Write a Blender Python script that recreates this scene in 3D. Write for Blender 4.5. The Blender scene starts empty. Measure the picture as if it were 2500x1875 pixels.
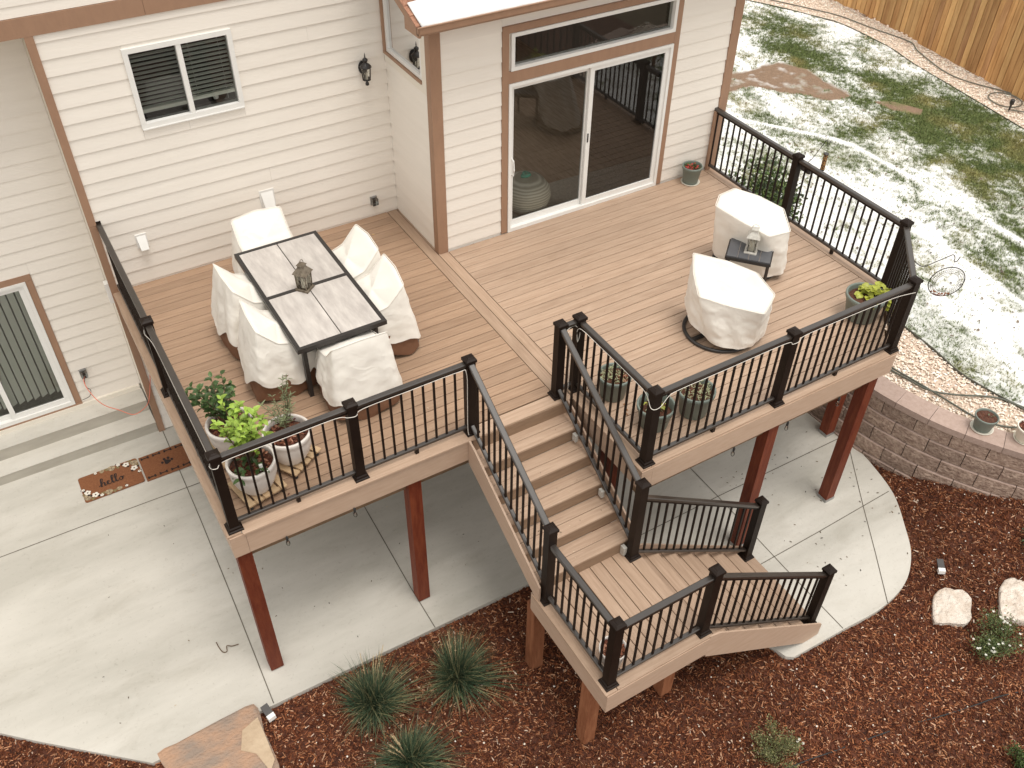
import bpy, math, random
import numpy as np
from mathutils import Vector, Matrix
random.seed(7); np.random.seed(7)
R = math.radians
S = bpy.context.scene
COL = S.collection

# ---------------------------------------------------------------- camera, world, sun, exposure
cam_d = bpy.data.cameras.new('camera'); cam = bpy.data.objects.new('camera', cam_d); COL.objects.link(cam)
rt = Vector((0.85824, -0.51308, 0.01277)); up = Vector((0.33862, 0.58476, 0.73715)); fw = Vector((0.38569, 0.62833, -0.67560))
cam.matrix_world = Matrix(((rt.x, up.x, -fw.x, 0.6708), (rt.y, up.y, -fw.y, -10.137), (rt.z, up.z, -fw.z, 6.8254), (0, 0, 0, 1)))
cam_d.sensor_width = 36; cam_d.lens = 32.94; cam_d.clip_start = 0.1; cam_d.clip_end = 1000
S.camera = cam
W = bpy.data.worlds.new('World'); S.world = W; W.use_nodes = True
wn = W.node_tree.nodes; wl = W.node_tree.links
sky = wn.new('ShaderNodeTexSky'); sky.sky_type = 'NISHITA'; sky.sun_disc = False
SUN_EL, SUN_AZ = R(74), R(165)
sky.sun_elevation = SUN_EL; sky.sun_rotation = SUN_AZ
hs = wn.new('ShaderNodeHueSaturation'); hs.inputs['Saturation'].default_value = 0.12
mx = wn.new('ShaderNodeMix'); mx.data_type = 'RGBA'; mx.inputs[0].default_value = 0.75
wl.new(sky.outputs[0], hs.inputs['Color']); wl.new(hs.outputs[0], mx.inputs[6])
mx.inputs[7].default_value = (9.3, 9.0, 8.5, 1)          # an even white cloud deck over the sky
bg = wn['Background']; wl.new(mx.outputs[2], bg.inputs[0]); bg.inputs[1].default_value = 0.108
sd = bpy.data.lights.new('sun', 'SUN'); sd.energy = 1.3; sd.angle = R(24); sd.color = (1, 0.95, 0.88)
so = bpy.data.objects.new('sun', sd); COL.objects.link(so)
sdir = Vector((math.sin(SUN_AZ) * math.cos(SUN_EL), math.cos(SUN_AZ) * math.cos(SUN_EL), math.sin(SUN_EL)))
so.rotation_euler = sdir.to_track_quat('Z', 'Y').to_euler(); so.location = (0, -5, 12)
S.view_settings.view_transform = 'Standard'; S.view_settings.look = 'None'
S.view_settings.exposure = 0.54; S.view_settings.gamma = 1; S.view_settings.use_curve_mapping = False
S.render.engine = 'CYCLES'

# ---------------------------------------------------------------- materials
def lin(c):
    return tuple((v / 12.92 if v <= .04045 else ((v + .055) / 1.055) ** 2.4) for v in c)
def mat(name, c, c2=None, rough=.6, scale=8, stretch=(1, 1, 1), bump=0., bscale=None, rnd=0., detail=6, metal=0, spec=.5, bstretch=None, dist=.02, lohi=(.3, .7)):
    m = bpy.data.materials.new(name); m.use_nodes = True
    n = m.node_tree.nodes; l = m.node_tree.links; b = n['Principled BSDF']
    b.inputs['Roughness'].default_value = rough; b.inputs['Metallic'].default_value = metal
    b.inputs['Specular IOR Level'].default_value = spec
    b.inputs['Base Color'].default_value = (*c, 1)
    tc = n.new('ShaderNodeTexCoord'); oi = n.new('ShaderNodeObjectInfo')
    off = n.new('ShaderNodeVectorMath'); off.operation = 'MULTIPLY_ADD'
    cmb = n.new('ShaderNodeCombineXYZ')
    for i in range(3): l.new(oi.outputs['Random'], cmb.inputs[i])
    off.inputs[1].default_value = (37, 37, 37); l.new(cmb.outputs[0], off.inputs[0]); l.new(tc.outputs['Object'], off.inputs[2])
    col = None
    if c2 is not None:
        mp = n.new('ShaderNodeMapping'); mp.inputs['Scale'].default_value = stretch; l.new(off.outputs[0], mp.inputs[0])
        nz = n.new('ShaderNodeTexNoise'); nz.inputs['Scale'].default_value = scale; nz.inputs['Detail'].default_value = detail; nz.inputs['Roughness'].default_value = .6
        l.new(mp.outputs[0], nz.inputs[0])
        mr = n.new('ShaderNodeMapRange'); mr.inputs[1].default_value = lohi[0]; mr.inputs[2].default_value = lohi[1]; l.new(nz.outputs[0], mr.inputs[0])
        mi = n.new('ShaderNodeMix'); mi.data_type = 'RGBA'; l.new(mr.outputs[0], mi.inputs[0])
        mi.inputs[6].default_value = (*c, 1); mi.inputs[7].default_value = (*c2, 1); col = mi.outputs[2]
    if rnd > 0:
        h = n.new('ShaderNodeHueSaturation'); mr2 = n.new('ShaderNodeMapRange')
        mr2.inputs[3].default_value = 1 - rnd; mr2.inputs[4].default_value = 1 + rnd; l.new(oi.outputs['Random'], mr2.inputs[0]); l.new(mr2.outputs[0], h.inputs['Value'])
        if col: l.new(col, h.inputs['Color'])
        else: h.inputs['Color'].default_value = (*c, 1)
        col = h.outputs[0]
    if col: l.new(col, b.inputs['Base Color'])
    if bump > 0:
        mp2 = n.new('ShaderNodeMapping'); mp2.inputs['Scale'].default_value = bstretch or stretch; l.new(off.outputs[0], mp2.inputs[0])
        n2 = n.new('ShaderNodeTexNoise'); n2.inputs['Scale'].default_value = bscale or scale * 3; n2.inputs['Detail'].default_value = 8; l.new(mp2.outputs[0], n2.inputs[0])
        bp = n.new('ShaderNodeBump'); bp.inputs['Strength'].default_value = bump; bp.inputs['Distance'].default_value = dist; l.new(n2.outputs[0], bp.inputs['Height']); l.new(bp.outputs[0], b.inputs['Normal'])
    return m
def vcol_mat(name, rough=.8, spec=.3, bump=0., bscale=60, noise=0.15, nscale=30, transl=0.):
    m = bpy.data.materials.new(name); m.use_nodes = True
    n = m.node_tree.nodes; l = m.node_tree.links; b = n['Principled BSDF']
    b.inputs['Roughness'].default_value = rough; b.inputs['Specular IOR Level'].default_value = spec
    a = n.new('ShaderNodeVertexColor'); a.layer_name = 'tint'
    tc = n.new('ShaderNodeTexCoord'); nz = n.new('ShaderNodeTexNoise'); nz.inputs['Scale'].default_value = nscale; nz.inputs['Detail'].default_value = 8; l.new(tc.outputs['Object'], nz.inputs[0])
    mr = n.new('ShaderNodeMapRange'); mr.inputs[1].default_value = .3; mr.inputs[2].default_value = .7; mr.inputs[3].default_value = 1 - noise; mr.inputs[4].default_value = 1 + noise; l.new(nz.outputs[0], mr.inputs[0])
    h = n.new('ShaderNodeHueSaturation'); l.new(a.outputs[0], h.inputs['Color']); l.new(mr.outputs[0], h.inputs['Value']); l.new(h.outputs[0], b.inputs['Base Color'])
    if bump:
        n2 = n.new('ShaderNodeTexNoise'); n2.inputs['Scale'].default_value = bscale; n2.inputs['Detail'].default_value = 8; l.new(tc.outputs['Object'], n2.inputs[0])
        bp = n.new('ShaderNodeBump'); bp.inputs['Strength'].default_value = bump; bp.inputs['Distance'].default_value = .02; l.new(n2.outputs[0], bp.inputs['Height']); l.new(bp.outputs[0], b.inputs['Normal'])
    if transl:
        t = n.new('ShaderNodeBsdfTranslucent'); l.new(h.outputs[0], t.inputs[0]); ms = n.new('ShaderNodeMixShader'); ms.inputs[0].default_value = transl
        l.new(b.outputs[0], ms.inputs[1]); l.new(t.outputs[0], ms.inputs[2]); l.new(ms.outputs[0], n['Material Output'].inputs[0])
    return m
def glass_mat(name, tint, boost=1.0):
    m = bpy.data.materials.new(name); m.use_nodes = True
    n = m.node_tree.nodes; l = m.node_tree.links; n.remove(n['Principled BSDF'])
    t = n.new('ShaderNodeBsdfTransparent'); t.inputs[0].default_value = (*tint, 1)
    g = n.new('ShaderNodeBsdfGlossy'); g.inputs['Roughness'].default_value = .0
    f = n.new('ShaderNodeFresnel'); f.inputs[0].default_value = 1.5
    mu = n.new('ShaderNodeMath'); mu.operation = 'MULTIPLY'; mu.inputs[1].default_value = boost; l.new(f.outputs[0], mu.inputs[0])
    ms = n.new('ShaderNodeMixShader'); l.new(mu.outputs[0], ms.inputs[0]); l.new(t.outputs[0], ms.inputs[1]); l.new(g.outputs[0], ms.inputs[2]); l.new(ms.outputs[0], n['Material Output'].inputs[0])
    return m
M = {}
M['siding'] = mat('siding', (.785, .735, .665), (.825, .775, .705), .55, 3, (.4, 4, 4), .3, 9, .015, bstretch=(1.2, 9, 9), dist=.006)
M['siding_side'] = mat('siding_side', (.785, .735, .665), (.825, .775, .705), .55, 3, (4, .4, 4), .3, 9, .015, bstretch=(9, 1.2, 9), dist=.006)
M['cream'] = mat('cream_trim', (.77, .715, .63), (.74, .69, .60), .5, 5)
M['brown'] = mat('brown_trim', (.345, .205, .13), (.305, .18, .115), .55, 4, (3, 3, 1), .15, 14)
M['white'] = mat('white_vinyl', (.8, .79, .76), (.76, .75, .72), .35, 6)
M['deckx'] = mat('composite_x', (.37, .248, .17), (.51, .37, .27), .55, 5, (.5, 9, 9), .28, 30, .08, bstretch=(.6, 12, 12), dist=.004, lohi=(.25, .75))
M['decky'] = mat('composite_y', (.335, .222, .15), (.47, .335, .24), .55, 5, (9, .5, 9), .28, 30, .08, bstretch=(12, .6, 12), dist=.004, lohi=(.25, .75))
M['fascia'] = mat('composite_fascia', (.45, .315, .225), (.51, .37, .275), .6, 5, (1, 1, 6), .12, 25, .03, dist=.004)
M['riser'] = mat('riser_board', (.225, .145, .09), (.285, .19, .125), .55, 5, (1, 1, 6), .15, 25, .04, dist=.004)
M['landpost'] = mat('cedar_post', (.20, .07, .032), (.33, .14, .07), .6, 5, (5, 5, .7), .25, 12, .12, spec=.25)
M['rail'] = mat('rail_bronze', (.011, .006, .004), (.017, .010, .007), .5, 5, bump=.03, bscale=200, spec=.18)
M['rail_sheen'] = mat('rail_bronze_sheen', (.022, .016, .012), (.03, .022, .017), .34, 5, bump=.03, bscale=200, spec=1.0)  # same bronze made lighter: sky sheen on the rails put into the colour
M['redwood'] = mat('stained_post', (.115, .02, .009), (.20, .05, .021), .6, 5, (5, 5, .7), .2, 12, .12, spec=.25)
M['joist'] = mat('joist_wood', (.16, .10, .055), (.22, .14, .08), .7, 5, (3, 3, 3))
M['dark'] = mat('dark_void', (.02, .018, .016))
M['galv'] = mat('galvanised', (.45, .45, .45), (.3, .3, .3), .4, 20, metal=.7)
M['canvas'] = mat('canvas_cover', (.80, .76, .69), (.84, .80, .735), .8, 3)
def creases(m, sc, st, d):
    n = m.node_tree.nodes; l = m.node_tree.links; b = n['Principled BSDF']; tc = n.new('ShaderNodeTexCoord'); nz = n.new('ShaderNodeTexNoise'); nz.inputs['Scale'].default_value = sc; nz.inputs['Detail'].default_value = 3; nz.inputs['Distortion'].default_value = .6
    l.new(tc.outputs['Object'], nz.inputs[0]); sb = n.new('ShaderNodeMath'); sb.operation = 'SUBTRACT'; sb.inputs[1].default_value = .5; l.new(nz.outputs[0], sb.inputs[0]); ab = n.new('ShaderNodeMath'); ab.operation = 'ABSOLUTE'; l.new(sb.outputs[0], ab.inputs[0])
    bp = n.new('ShaderNodeBump'); bp.invert = True; bp.inputs['Strength'].default_value = st; bp.inputs['Distance'].default_value = d; l.new(ab.outputs[0], bp.inputs['Height']); l.new(bp.outputs[0], b.inputs['Normal'])
creases(M['canvas'], 2.6, .4, .08)
M['canvas_brown'] = mat('canvas_brown', (.155, .07, .036), (.20, .095, .05), .75, 6, bump=.2, bscale=20)
M['tabletop'] = mat('grey_wood_top', (.40, .365, .34), (.60, .56, .52), .45, 4.5, (3.2, .7, 1), .1, 20, .06, lohi=(.3, .7))
M['blackmetal'] = mat('black_metal', (.022, .019, .018), (.03, .026, .024), .4, 10, bump=.05, bscale=300)
M['bronze'] = mat('antique_bronze', (.10, .078, .055), (.24, .2, .15), .4, 30, metal=.5)
M['silverpaint'] = mat('whitewashed_metal', (.6, .58, .53), (.38, .36, .32), .5, 30)
M['candle'] = mat('wax', (.8, .76, .66), rough=.5)
M['whitepot'] = mat('white_ceramic', (.74, .69, .64), (.66, .6, .55), .4, 6, bump=.06, bscale=15)
M['greenpot'] = mat('green_plastic', (.15, .18, .155), (.19, .222, .195), .5, 5, bump=.05, bscale=60)
M['pine'] = mat('pine_slat', (.56, .40, .24), (.47, .33, .19), .6, 6, (1, 8, 8), rnd=.1)
M['rubber'] = mat('rubber', (.02, .02, .02), rough=.6)
M['soil'] = mat('bark_soil', (.05, .02, .012), (.16, .06, .032), .9, 55, bump=.8, bscale=60, dist=.03)
M['concrete'] = mat('concrete', (.45, .43, .38), (.58, .555, .50), .8, .75, (.45, 1.7, 1), .3, 120, 0, dist=.004, lohi=(.36, .6), detail=9)
def stain(m, sc, st, c, lo, hi):
    n = m.node_tree.nodes; l = m.node_tree.links; b = n['Principled BSDF']; src = b.inputs['Base Color'].links[0].from_socket; tc = n.new('ShaderNodeTexCoord'); mp = n.new('ShaderNodeMapping'); mp.inputs['Scale'].default_value = st; l.new(tc.outputs['Object'], mp.inputs[0])
    nz = n.new('ShaderNodeTexNoise'); nz.inputs['Scale'].default_value = sc; nz.inputs['Detail'].default_value = 10; nz.inputs['Roughness'].default_value = .7; nz.inputs['Distortion'].default_value = .5; l.new(mp.outputs[0], nz.inputs[0]); mr = n.new('ShaderNodeMapRange'); mr.inputs[1].default_value = lo; mr.inputs[2].default_value = hi; l.new(nz.outputs[0], mr.inputs[0])
    mi = n.new('ShaderNodeMix'); mi.data_type = 'RGBA'; mi.blend_type = 'MULTIPLY'; l.new(mr.outputs[0], mi.inputs[0]); l.new(src, mi.inputs[6]); mi.inputs[7].default_value = (*c, 1); l.new(mi.outputs[2], b.inputs['Base Color'])
stain(M['concrete'], 1.9, (.6, 1.5, 1), (.87, .86, .84), .5, .72); stain(M['concrete'], 26, (1, 1, 1), (.86, .85, .84), .58, .66)
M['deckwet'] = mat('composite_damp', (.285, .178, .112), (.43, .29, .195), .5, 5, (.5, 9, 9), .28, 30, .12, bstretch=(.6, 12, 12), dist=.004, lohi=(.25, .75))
stain(M['deckx'], 2.2, (.3, 1.2, 1), (.84, .82, .80), .52, .7); stain(M['decky'], 2.2, (1.2, .3, 1), (.84, .82, .80), .52, .7)
M['concrete_shade_wet'] = mat('riser_shade_wet', (.36, .33, .28), (.44, .41, .35), .85, 2.5, (1, 1, 4), .2, 60, 0, dist=.005)  # riser shade, plus some wet, put into a darker concrete colour
M['joint'] = mat('joint_groove', (.10, .09, .07), (.17, .15, .12), .9, 20)
M['block'] = mat('split_block', (.23, .15, .115), (.47, .35, .275), .85, 16, (1, 1, 1.4), 1.0, 22, .16, dist=.05)
M['blocktop'] = mat('block_top', (.36, .26, .215), (.44, .33, .28), .8, 20, bump=.3, bscale=90, rnd=.07)
M['cedar'] = mat('cedar_picket', (.34, .16, .052), (.55, .305, .12), .65, 2.6, (5, 5, .6), .3, 10, .30, dist=.01, lohi=(.28, .62))
M['cedar_dark'] = mat('cedar_dark', (.27, .125, .045), (.46, .25, .11), .65, 2.6, (5, 5, .6), .3, 10, .25, dist=.01, lohi=(.28, .62))
M['cedar_gold'] = mat('cedar_gold', (.42, .225, .08), (.60, .36, .15), .65, 2.6, (5, 5, .6), .3, 10, .2, dist=.01, lohi=(.28, .62))
M['shingle'] = mat('roof_shingle', (.22, .10, .058), (.42, .22, .145), .9, 45, bump=.5, bscale=200, rnd=.22)
M['snow'] = mat('snow', (.86, .86, .86), (.8, .81, .82), .6, 20, bump=.3, bscale=60)
M['hose'] = mat('green_hose', (.075, .082, .062), (.11, .115, .09), .45, 10)
M['hose_tan'] = mat('grey_hose', (.16, .155, .12), (.12, .115, .09), .5, 10)
M['wirew'] = mat('white_wire', (.75, .7, .63), rough=.5)
M['orange'] = mat('coral_cord', (.72, .20, .13), rough=.5)
M['edging'] = mat('metal_edging', (.09, .09, .07), rough=.5)
M['flag'] = mat('flagstone', (.28, .215, .17), (.42, .26, .17), .8, 2.2, (1, 1.6, 1), .8, 22, dist=.03, lohi=(.4, .6))
M['flagpale'] = mat('flagstone_chip', (.40, .29, .19), (.54, .42, .29), .8, 5, bump=.5, bscale=20)
M['limestone'] = mat('white_stone', (.56, .46, .37), (.80, .73, .65), .85, 9, bump=1.0, bscale=14, dist=.06)
M['clear'] = glass_mat('bulb_glass', (.93, .93, .9))
M['glass'] = glass_mat('window_glass', (.86, .88, .85), 1.5)
M['glass_dim'] = glass_mat('screened_glass', (.50, .50, .49), 1.5)
M['glass_mid'] = glass_mat('second_pane_glass', (.74, .75, .73), 1.1)
M['blind'] = mat('blind_slat', (.84, .86, .78), (.87, .88, .82), .5, 5)
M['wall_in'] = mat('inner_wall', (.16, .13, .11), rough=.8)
M['floor_in'] = mat('laminate', (.24, .17, .115), (.44, .33, .24), .5, 5, (6, .7, 1), .05, 20, .15)
M['carpet'] = mat('carpet', (.42, .39, .33), (.6, .56, .49), .95, 30, bump=.5, bscale=200)
M['sofa'] = mat('sofa', (.33, .33, .28), rough=.9)
M['coir'] = mat('coir_mat', (.17, .062, .024), (.24, .095, .04), .95, 40, bump=.6, bscale=250, dist=.005)
M['ink'] = mat('mat_ink', (.022, .013, .011), rough=.9)
M['petal'] = mat('mat_petal', (.72, .68, .6), rough=.9)
M['rose'] = mat('mat_rose', (.42, .33, .21), rough=.9)
M['matolive'] = mat('mat_olive', (.2, .15, .07), rough=.9)
M['leaf'] = vcol_mat('leaf_tint', .45, .5, transl=.18)
M['blade'] = vcol_mat('blade_tint', .6, .3, transl=.15)
M['chip'] = vcol_mat('chip_tint', .85, .2)
M['pebble'] = vcol_mat('pebble_tint', .8, .3)
M['lawn'] = vcol_mat('lawn_tint', .85, .2, bump=.7, bscale=35, noise=.12, nscale=40)
M['mulch'] = mat('mulch_base', (.045, .014, .007), (.17, .055, .026), .95, 22, bump=1, bscale=45, dist=.04, lohi=(.35, .65))
M['earth'] = mat('far_ground', (.13, .1, .06), (.2, .17, .11), .95, .4)
M['stem'] = mat('stem', (.12, .075, .04), rough=.8)
M['flowerred'] = mat('red_petal', (.38, .04, .03), rough=.7)
M['flowerw'] = mat('white_petal', (.8, .78, .7), rough=.7)
M['straw'] = mat('straw', (.5, .38, .22), rough=.8)

# ---------------------------------------------------------------- mesh helpers
class MB:
    def __init__(s): s.v = []; s.f = []; s.m = []; s.c = []
    def add(s, vs, fs, mi=0, col=None):
        o = len(s.v); s.v += [tuple(p) for p in vs]; s.f += [tuple(i + o for i in f) for f in fs]; s.m += [mi] * len(fs)
        s.c += [col or (1, 1, 1)] * len(vs); return s
    def box(s, a, b, mi=0):
        x0, y0, z0 = a; x1, y1, z1 = b
        return s.add([(x0, y0, z0), (x1, y0, z0), (x1, y1, z0), (x0, y1, z0), (x0, y0, z1), (x1, y0, z1), (x1, y1, z1), (x0, y1, z1)],
                     [(3, 2, 1, 0), (4, 5, 6, 7), (0, 1, 5, 4), (1, 2, 6, 5), (2, 3, 7, 6), (3, 0, 4, 7)], mi)
    def cbox(s, a, b, ch=.003, mi=0):     # box with chamfered top edges
        x0, y0, z0 = a; x1, y1, z1 = b; c = ch
        return s.add([(x0, y0, z0), (x1, y0, z0), (x1, y1, z0), (x0, y1, z0), (x0, y0, z1 - c), (x1, y0, z1 - c), (x1, y1, z1 - c), (x0, y1, z1 - c),
                      (x0 + c, y0 + c, z1), (x1 - c, y0 + c, z1), (x1 - c, y1 - c, z1), (x0 + c, y1 - c, z1)],
                     [(3, 2, 1, 0), (8, 9, 10, 11), (0, 1, 5, 4), (1, 2, 6, 5), (2, 3, 7, 6), (3, 0, 4, 7), (4, 5, 9, 8), (5, 6, 10, 9), (6, 7, 11, 10), (7, 4, 8, 11)], mi)
    def bar(s, p, q, w, h, mi=0, bevel=True):   # beam between two points, w across, h high (vertical), may slope
        p = Vector(p); q = Vector(q); d = q - p; hx = Vector((-d.y, d.x, 0)).normalized()
        b = min(w, h) * .22 if bevel else 0
        prof = [(-w / 2, -h / 2), (w / 2, -h / 2), (w / 2, h / 2 - b), (w / 2 - b, h / 2), (-w / 2 + b, h / 2), (-w / 2, h / 2 - b)] if bevel else [(-w / 2, -h / 2), (w / 2, -h / 2), (w / 2, h / 2), (-w / 2, h / 2)]
        n = len(prof); vs = []
        for e in (p, q): vs += [e + hx * a + Vector((0, 0, c)) for a, c in prof]
        return s.add(vs, [tuple(range(n)), tuple(range(2 * n - 1, n - 1, -1))] + [(i, i + n, (i + 1) % n + n, (i + 1) % n) for i in range(n)], mi)
    def prism(s, poly, z0, z1, mi=0):
        n = len(poly)
        return s.add([(x, y, z0) for x, y in poly] + [(x, y, z1) for x, y in poly],
                     [tuple(range(n - 1, -1, -1)), tuple(range(n, 2 * n))] + [(i, (i + 1) % n, (i + 1) % n + n, i + n) for i in range(n)], mi)
    def lathe(s, prof, n=20, c=(0, 0, 0), mi=0, cap=True, sx=1, sy=1):
        vs = []
        for r, z in prof: vs += [(c[0] + r * sx * math.cos(2 * math.pi * i / n), c[1] + r * sy * math.sin(2 * math.pi * i / n), c[2] + z) for i in range(n)]
        fs = [(k * n + i, k * n + (i + 1) % n, (k + 1) * n + (i + 1) % n, (k + 1) * n + i) for k in range(len(prof) - 1) for i in range(n)]
        if cap: fs += [tuple(range(n - 1, -1, -1)), tuple(range((len(prof) - 1) * n, len(prof) * n))]
        return s.add(vs, fs, mi)
    def tube(s, pts, r, n=6, mi=0, closed=False, col=None):
        pts = [Vector(p) for p in pts]; N = len(pts); vs = []
        rr = r if isinstance(r, (list, tuple)) else [r] * N
        ref = Vector((0, 0, 1))
        for i, p in enumerate(pts):
            d = (pts[(i + 1) % N] - pts[i - 1]) if closed else (pts[min(i + 1, N - 1)] - pts[max(i - 1, 0)])
            d.normalize(); a = d.cross(ref)
            if a.length < .05: a = d.cross(Vector((1, 0, 0)))
            a.normalize(); b = d.cross(a)
            vs += [p + (a * math.cos(2 * math.pi * k / n) + b * math.sin(2 * math.pi * k / n)) * rr[i] for k in range(n)]
        L = N if closed else N - 1
        fs = [(i * n + k, i * n + (k + 1) % n, ((i + 1) % N) * n + (k + 1) % n, ((i + 1) % N) * n + k) for i in range(L) for k in range(n)]
        if not closed: fs += [tuple(range(n - 1, -1, -1)), tuple(range((N - 1) * n, N * n))]
        return s.add(vs, fs, mi, col)
    def build(s, name, mats, parent=None, loc=None, smooth=False, tint=False, **props):
        me = bpy.data.meshes.new(name)
        o0 = Vector(loc) if loc is not None else (Vector(parent['_b']) if parent is not None and '_b' in parent else Vector((0, 0, 0)))
        a = np.array(s.v, dtype=float) - np.array(o0)
        me.from_pydata([tuple(p) for p in a], [], s.f)
        for k in (mats if isinstance(mats, (list, tuple)) else [mats]): me.materials.append(M[k] if isinstance(k, str) else k)
        if len(set(s.m)) > 1: me.polygons.foreach_set('material_index', s.m)
        if smooth: me.polygons.foreach_set('use_smooth', [True] * len(me.polygons))
        if tint:
            at = me.color_attributes.new('tint', 'FLOAT_COLOR', 'POINT')
            cc = np.ones((len(s.v), 4)); cc[:, :3] = np.array(s.c); at.data.foreach_set('color', cc.ravel())
        me.validate(); me.update()
        return link(me, name, parent, o0, **props)
def wpos(o):
    return Vector(o['_b']) if '_b' in o else Vector((0, 0, 0))
def link(me, name, parent=None, at=(0, 0, 0), **props):
    o = bpy.data.objects.new(name, me); COL.objects.link(o)
    o['_b'] = tuple(at)
    if parent is not None: o.parent = parent; o.location = Vector(at) - wpos(parent)
    else: o.location = at
    for k, v in props.items(): o[k] = v
    return o
def thing(name, label, cat, loc=(0, 0, 0), group=None):
    o = bpy.data.objects.new(name, None); COL.objects.link(o); o.location = loc; o['_b'] = tuple(loc); o.empty_display_size = .1
    o['label'] = label; o['category'] = cat
    if group: o['group'] = group
    return o
def npmesh(name, V, F, matn, parent=None, cols=None, smooth=False, **props):
    """V (n,3), F (m,k) arrays"""
    me = bpy.data.meshes.new(name); k = F.shape[1]
    me.vertices.add(len(V)); me.vertices.foreach_set('co', V.astype(np.float32).ravel())
    me.loops.add(F.size); me.loops.foreach_set('vertex_index', F.astype(np.int32).ravel())
    me.polygons.add(len(F)); me.polygons.foreach_set('loop_start', np.arange(0, F.size, k, dtype=np.int32))
    if smooth: me.polygons.foreach_set('use_smooth', np.ones(len(F), bool))
    me.materials.append(M[matn])
    if cols is not None:
        at = me.color_attributes.new('tint', 'FLOAT_COLOR', 'POINT'); c4 = np.ones((len(V), 4)); c4[:, :3] = cols; at.data.foreach_set('color', c4.astype(np.float32).ravel())
    me.update(calc_edges=True)
    return link(me, name, parent, wpos(parent) if parent is not None else (0, 0, 0), **props)
def catmull(P, n=8, closed=False):
    P = [Vector(p) for p in P]; N = len(P); out = []
    for i in range(N if closed else N - 1):
        a, b, c, d = (P[(i - 1) % N], P[i], P[(i + 1) % N], P[(i + 2) % N]) if closed else (P[max(i - 1, 0)], P[i], P[i + 1], P[min(i + 2, N - 1)])
        for k in range(n):
            t = k / n; out.append(.5 * ((2 * b) + (c - a) * t + (2 * a - 5 * b + 4 * c - d) * t * t + (3 * b - a - 3 * c + d) * t ** 3))
    if not closed: out.append(P[-1])
    return out
def vnoise(x, y, seed=0):
    xi = np.floor(x).astype(np.int64); yi = np.floor(y).astype(np.int64); fx = x - xi; fy = y - yi
    fx = fx * fx * (3 - 2 * fx); fy = fy * fy * (3 - 2 * fy)
    def h(a, b):
        v = np.sin(a * 127.1 + b * 311.7 + seed * 74.7) * 43758.5453; return v - np.floor(v)
    return (h(xi, yi) * (1 - fx) + h(xi + 1, yi) * fx) * (1 - fy) + (h(xi, yi + 1) * (1 - fx) + h(xi + 1, yi + 1) * fx) * fy
def fbm(x, y, s, o=4, seed=0):
    r = 0; a = .5; t = 0
    for k in range(o): r = r + a * vnoise(x * s, y * s, seed + k); t += a; a *= .55; s *= 2.1
    return r / t
def inpoly(x, y, poly):
    c = np.zeros(np.shape(x), bool); n = len(poly)
    for i in range(n):
        x0, y0 = poly[i]; x1, y1 = poly[i - 1]
        if y0 == y1: continue
        c ^= ((y0 > y) != (y1 > y)) & (x < (x1 - x0) * (y - y0) / (y1 - y0) + x0)
    return c

def G(x, y): return -2.35 - .012 * (x - 1.3) + .01 * y       # the patio falls gently away from the house

# ---------------------------------------------------------------- ground sheets
WALL = [tuple(v)[:2] for v in catmull([(9.44, -.6, 0), (9.45, -1.6, 0), (9.45, -3., 0), (9.47, -4.2, 0), (9.53, -4.93, 0), (9.62, -5.33, 0), (9.76, -5.77, 0), (9.97, -6.19, 0), (10.22, -6.6, 0), (10.6, -7.1, 0), (11.15, -7.65, 0), (11.9, -8.2, 0), (12.9, -8.7, 0), (14.2, -9.1, 0)], 8)]
me = MB().add([(-300, -300, -3.1), (300, -300, -3.1), (300, 300, -3.1), (-300, 300, -3.1)], [(0, 1, 2, 3)]).build('ground', 'earth', kind='structure')

def seg_dist(x, y, path):
    d = np.full(np.shape(x), 1e9)
    for i in range(len(path) - 1):
        ax, ay = path[i]; bx, by = path[i + 1]; dx, dy = bx - ax, by - ay
        t = np.clip(((x - ax) * dx + (y - ay) * dy) / (dx * dx + dy * dy), 0, 1)
        d = np.minimum(d, np.hypot(x - ax - t * dx, y - ay - t * dy))
    return d
# patio slab
SLAB = [(-9, .9), (-9, -2.2), (-3.2, -2.25), (-1.338, -3.512), (-1.042, -3.78), (-.088, -4.60), (.041, -4.60), (4.4, -4.63), (5.0, -4.75), (5.4, -5.3), (5.9, -5.9), (6.2, -6.5), (6.32, -6.9)] + \
       [tuple(p)[:2] for p in catmull([(6.393, -6.95, 0), (7.161, -6.97, 0), (7.75, -6.985, 0), (8.273, -6.878, 0), (8.669, -6.62, 0), (8.95, -6.27, 0), (9.248, -5.80, 0), (9.40, -5.25, 0), (9.44, -4.9, 0)], 6)] + [(9.44, .9)]
TER = WALL + [(40, -12), (40, 40), (9.44, 40)]
def mulch_z(x, y):
    z = G(x, y) - .06
    d = seg_dist(x, y, WALL)
    along = np.clip((-5.1 - y) / 1.6, 0, 1.6)
    z = z + np.where(x > 8.6, along * .34 * np.clip(1 - (d - .1) / 1.1, 0, 1) * np.clip(seg_dist(x, y, SLAB) / .45 - .1, 0, 1), 0)
    z = z - .02 * np.clip(-y - 7, 0, 50)
    return z + .03 * (fbm(x, y, 1.3, 3, 5) - .5) + .022 * (fbm(x, y, 9, 3, 9) - .5)
nx, ny = 300, 260
gx, gy = np.meshgrid(np.linspace(-6, 16, nx), np.linspace(-20, -.5, ny)); gz = mulch_z(gx, gy)
idx = np.arange(nx * ny).reshape(ny, nx)
F = np.stack([idx[:-1, :-1], idx[:-1, 1:], idx[1:, 1:], idx[1:, :-1]], -1).reshape(-1, 4)
V = np.stack([gx, gy, gz], -1).reshape(-1, 3)
keep = ~inpoly(V[F].mean(1)[:, 0], V[F].mean(1)[:, 1], [(9.75, -.4), (9.75, -5.0), (10.3, -6.2), (11.4, -7.3), (16, -9), (16.5, 0)])
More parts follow.
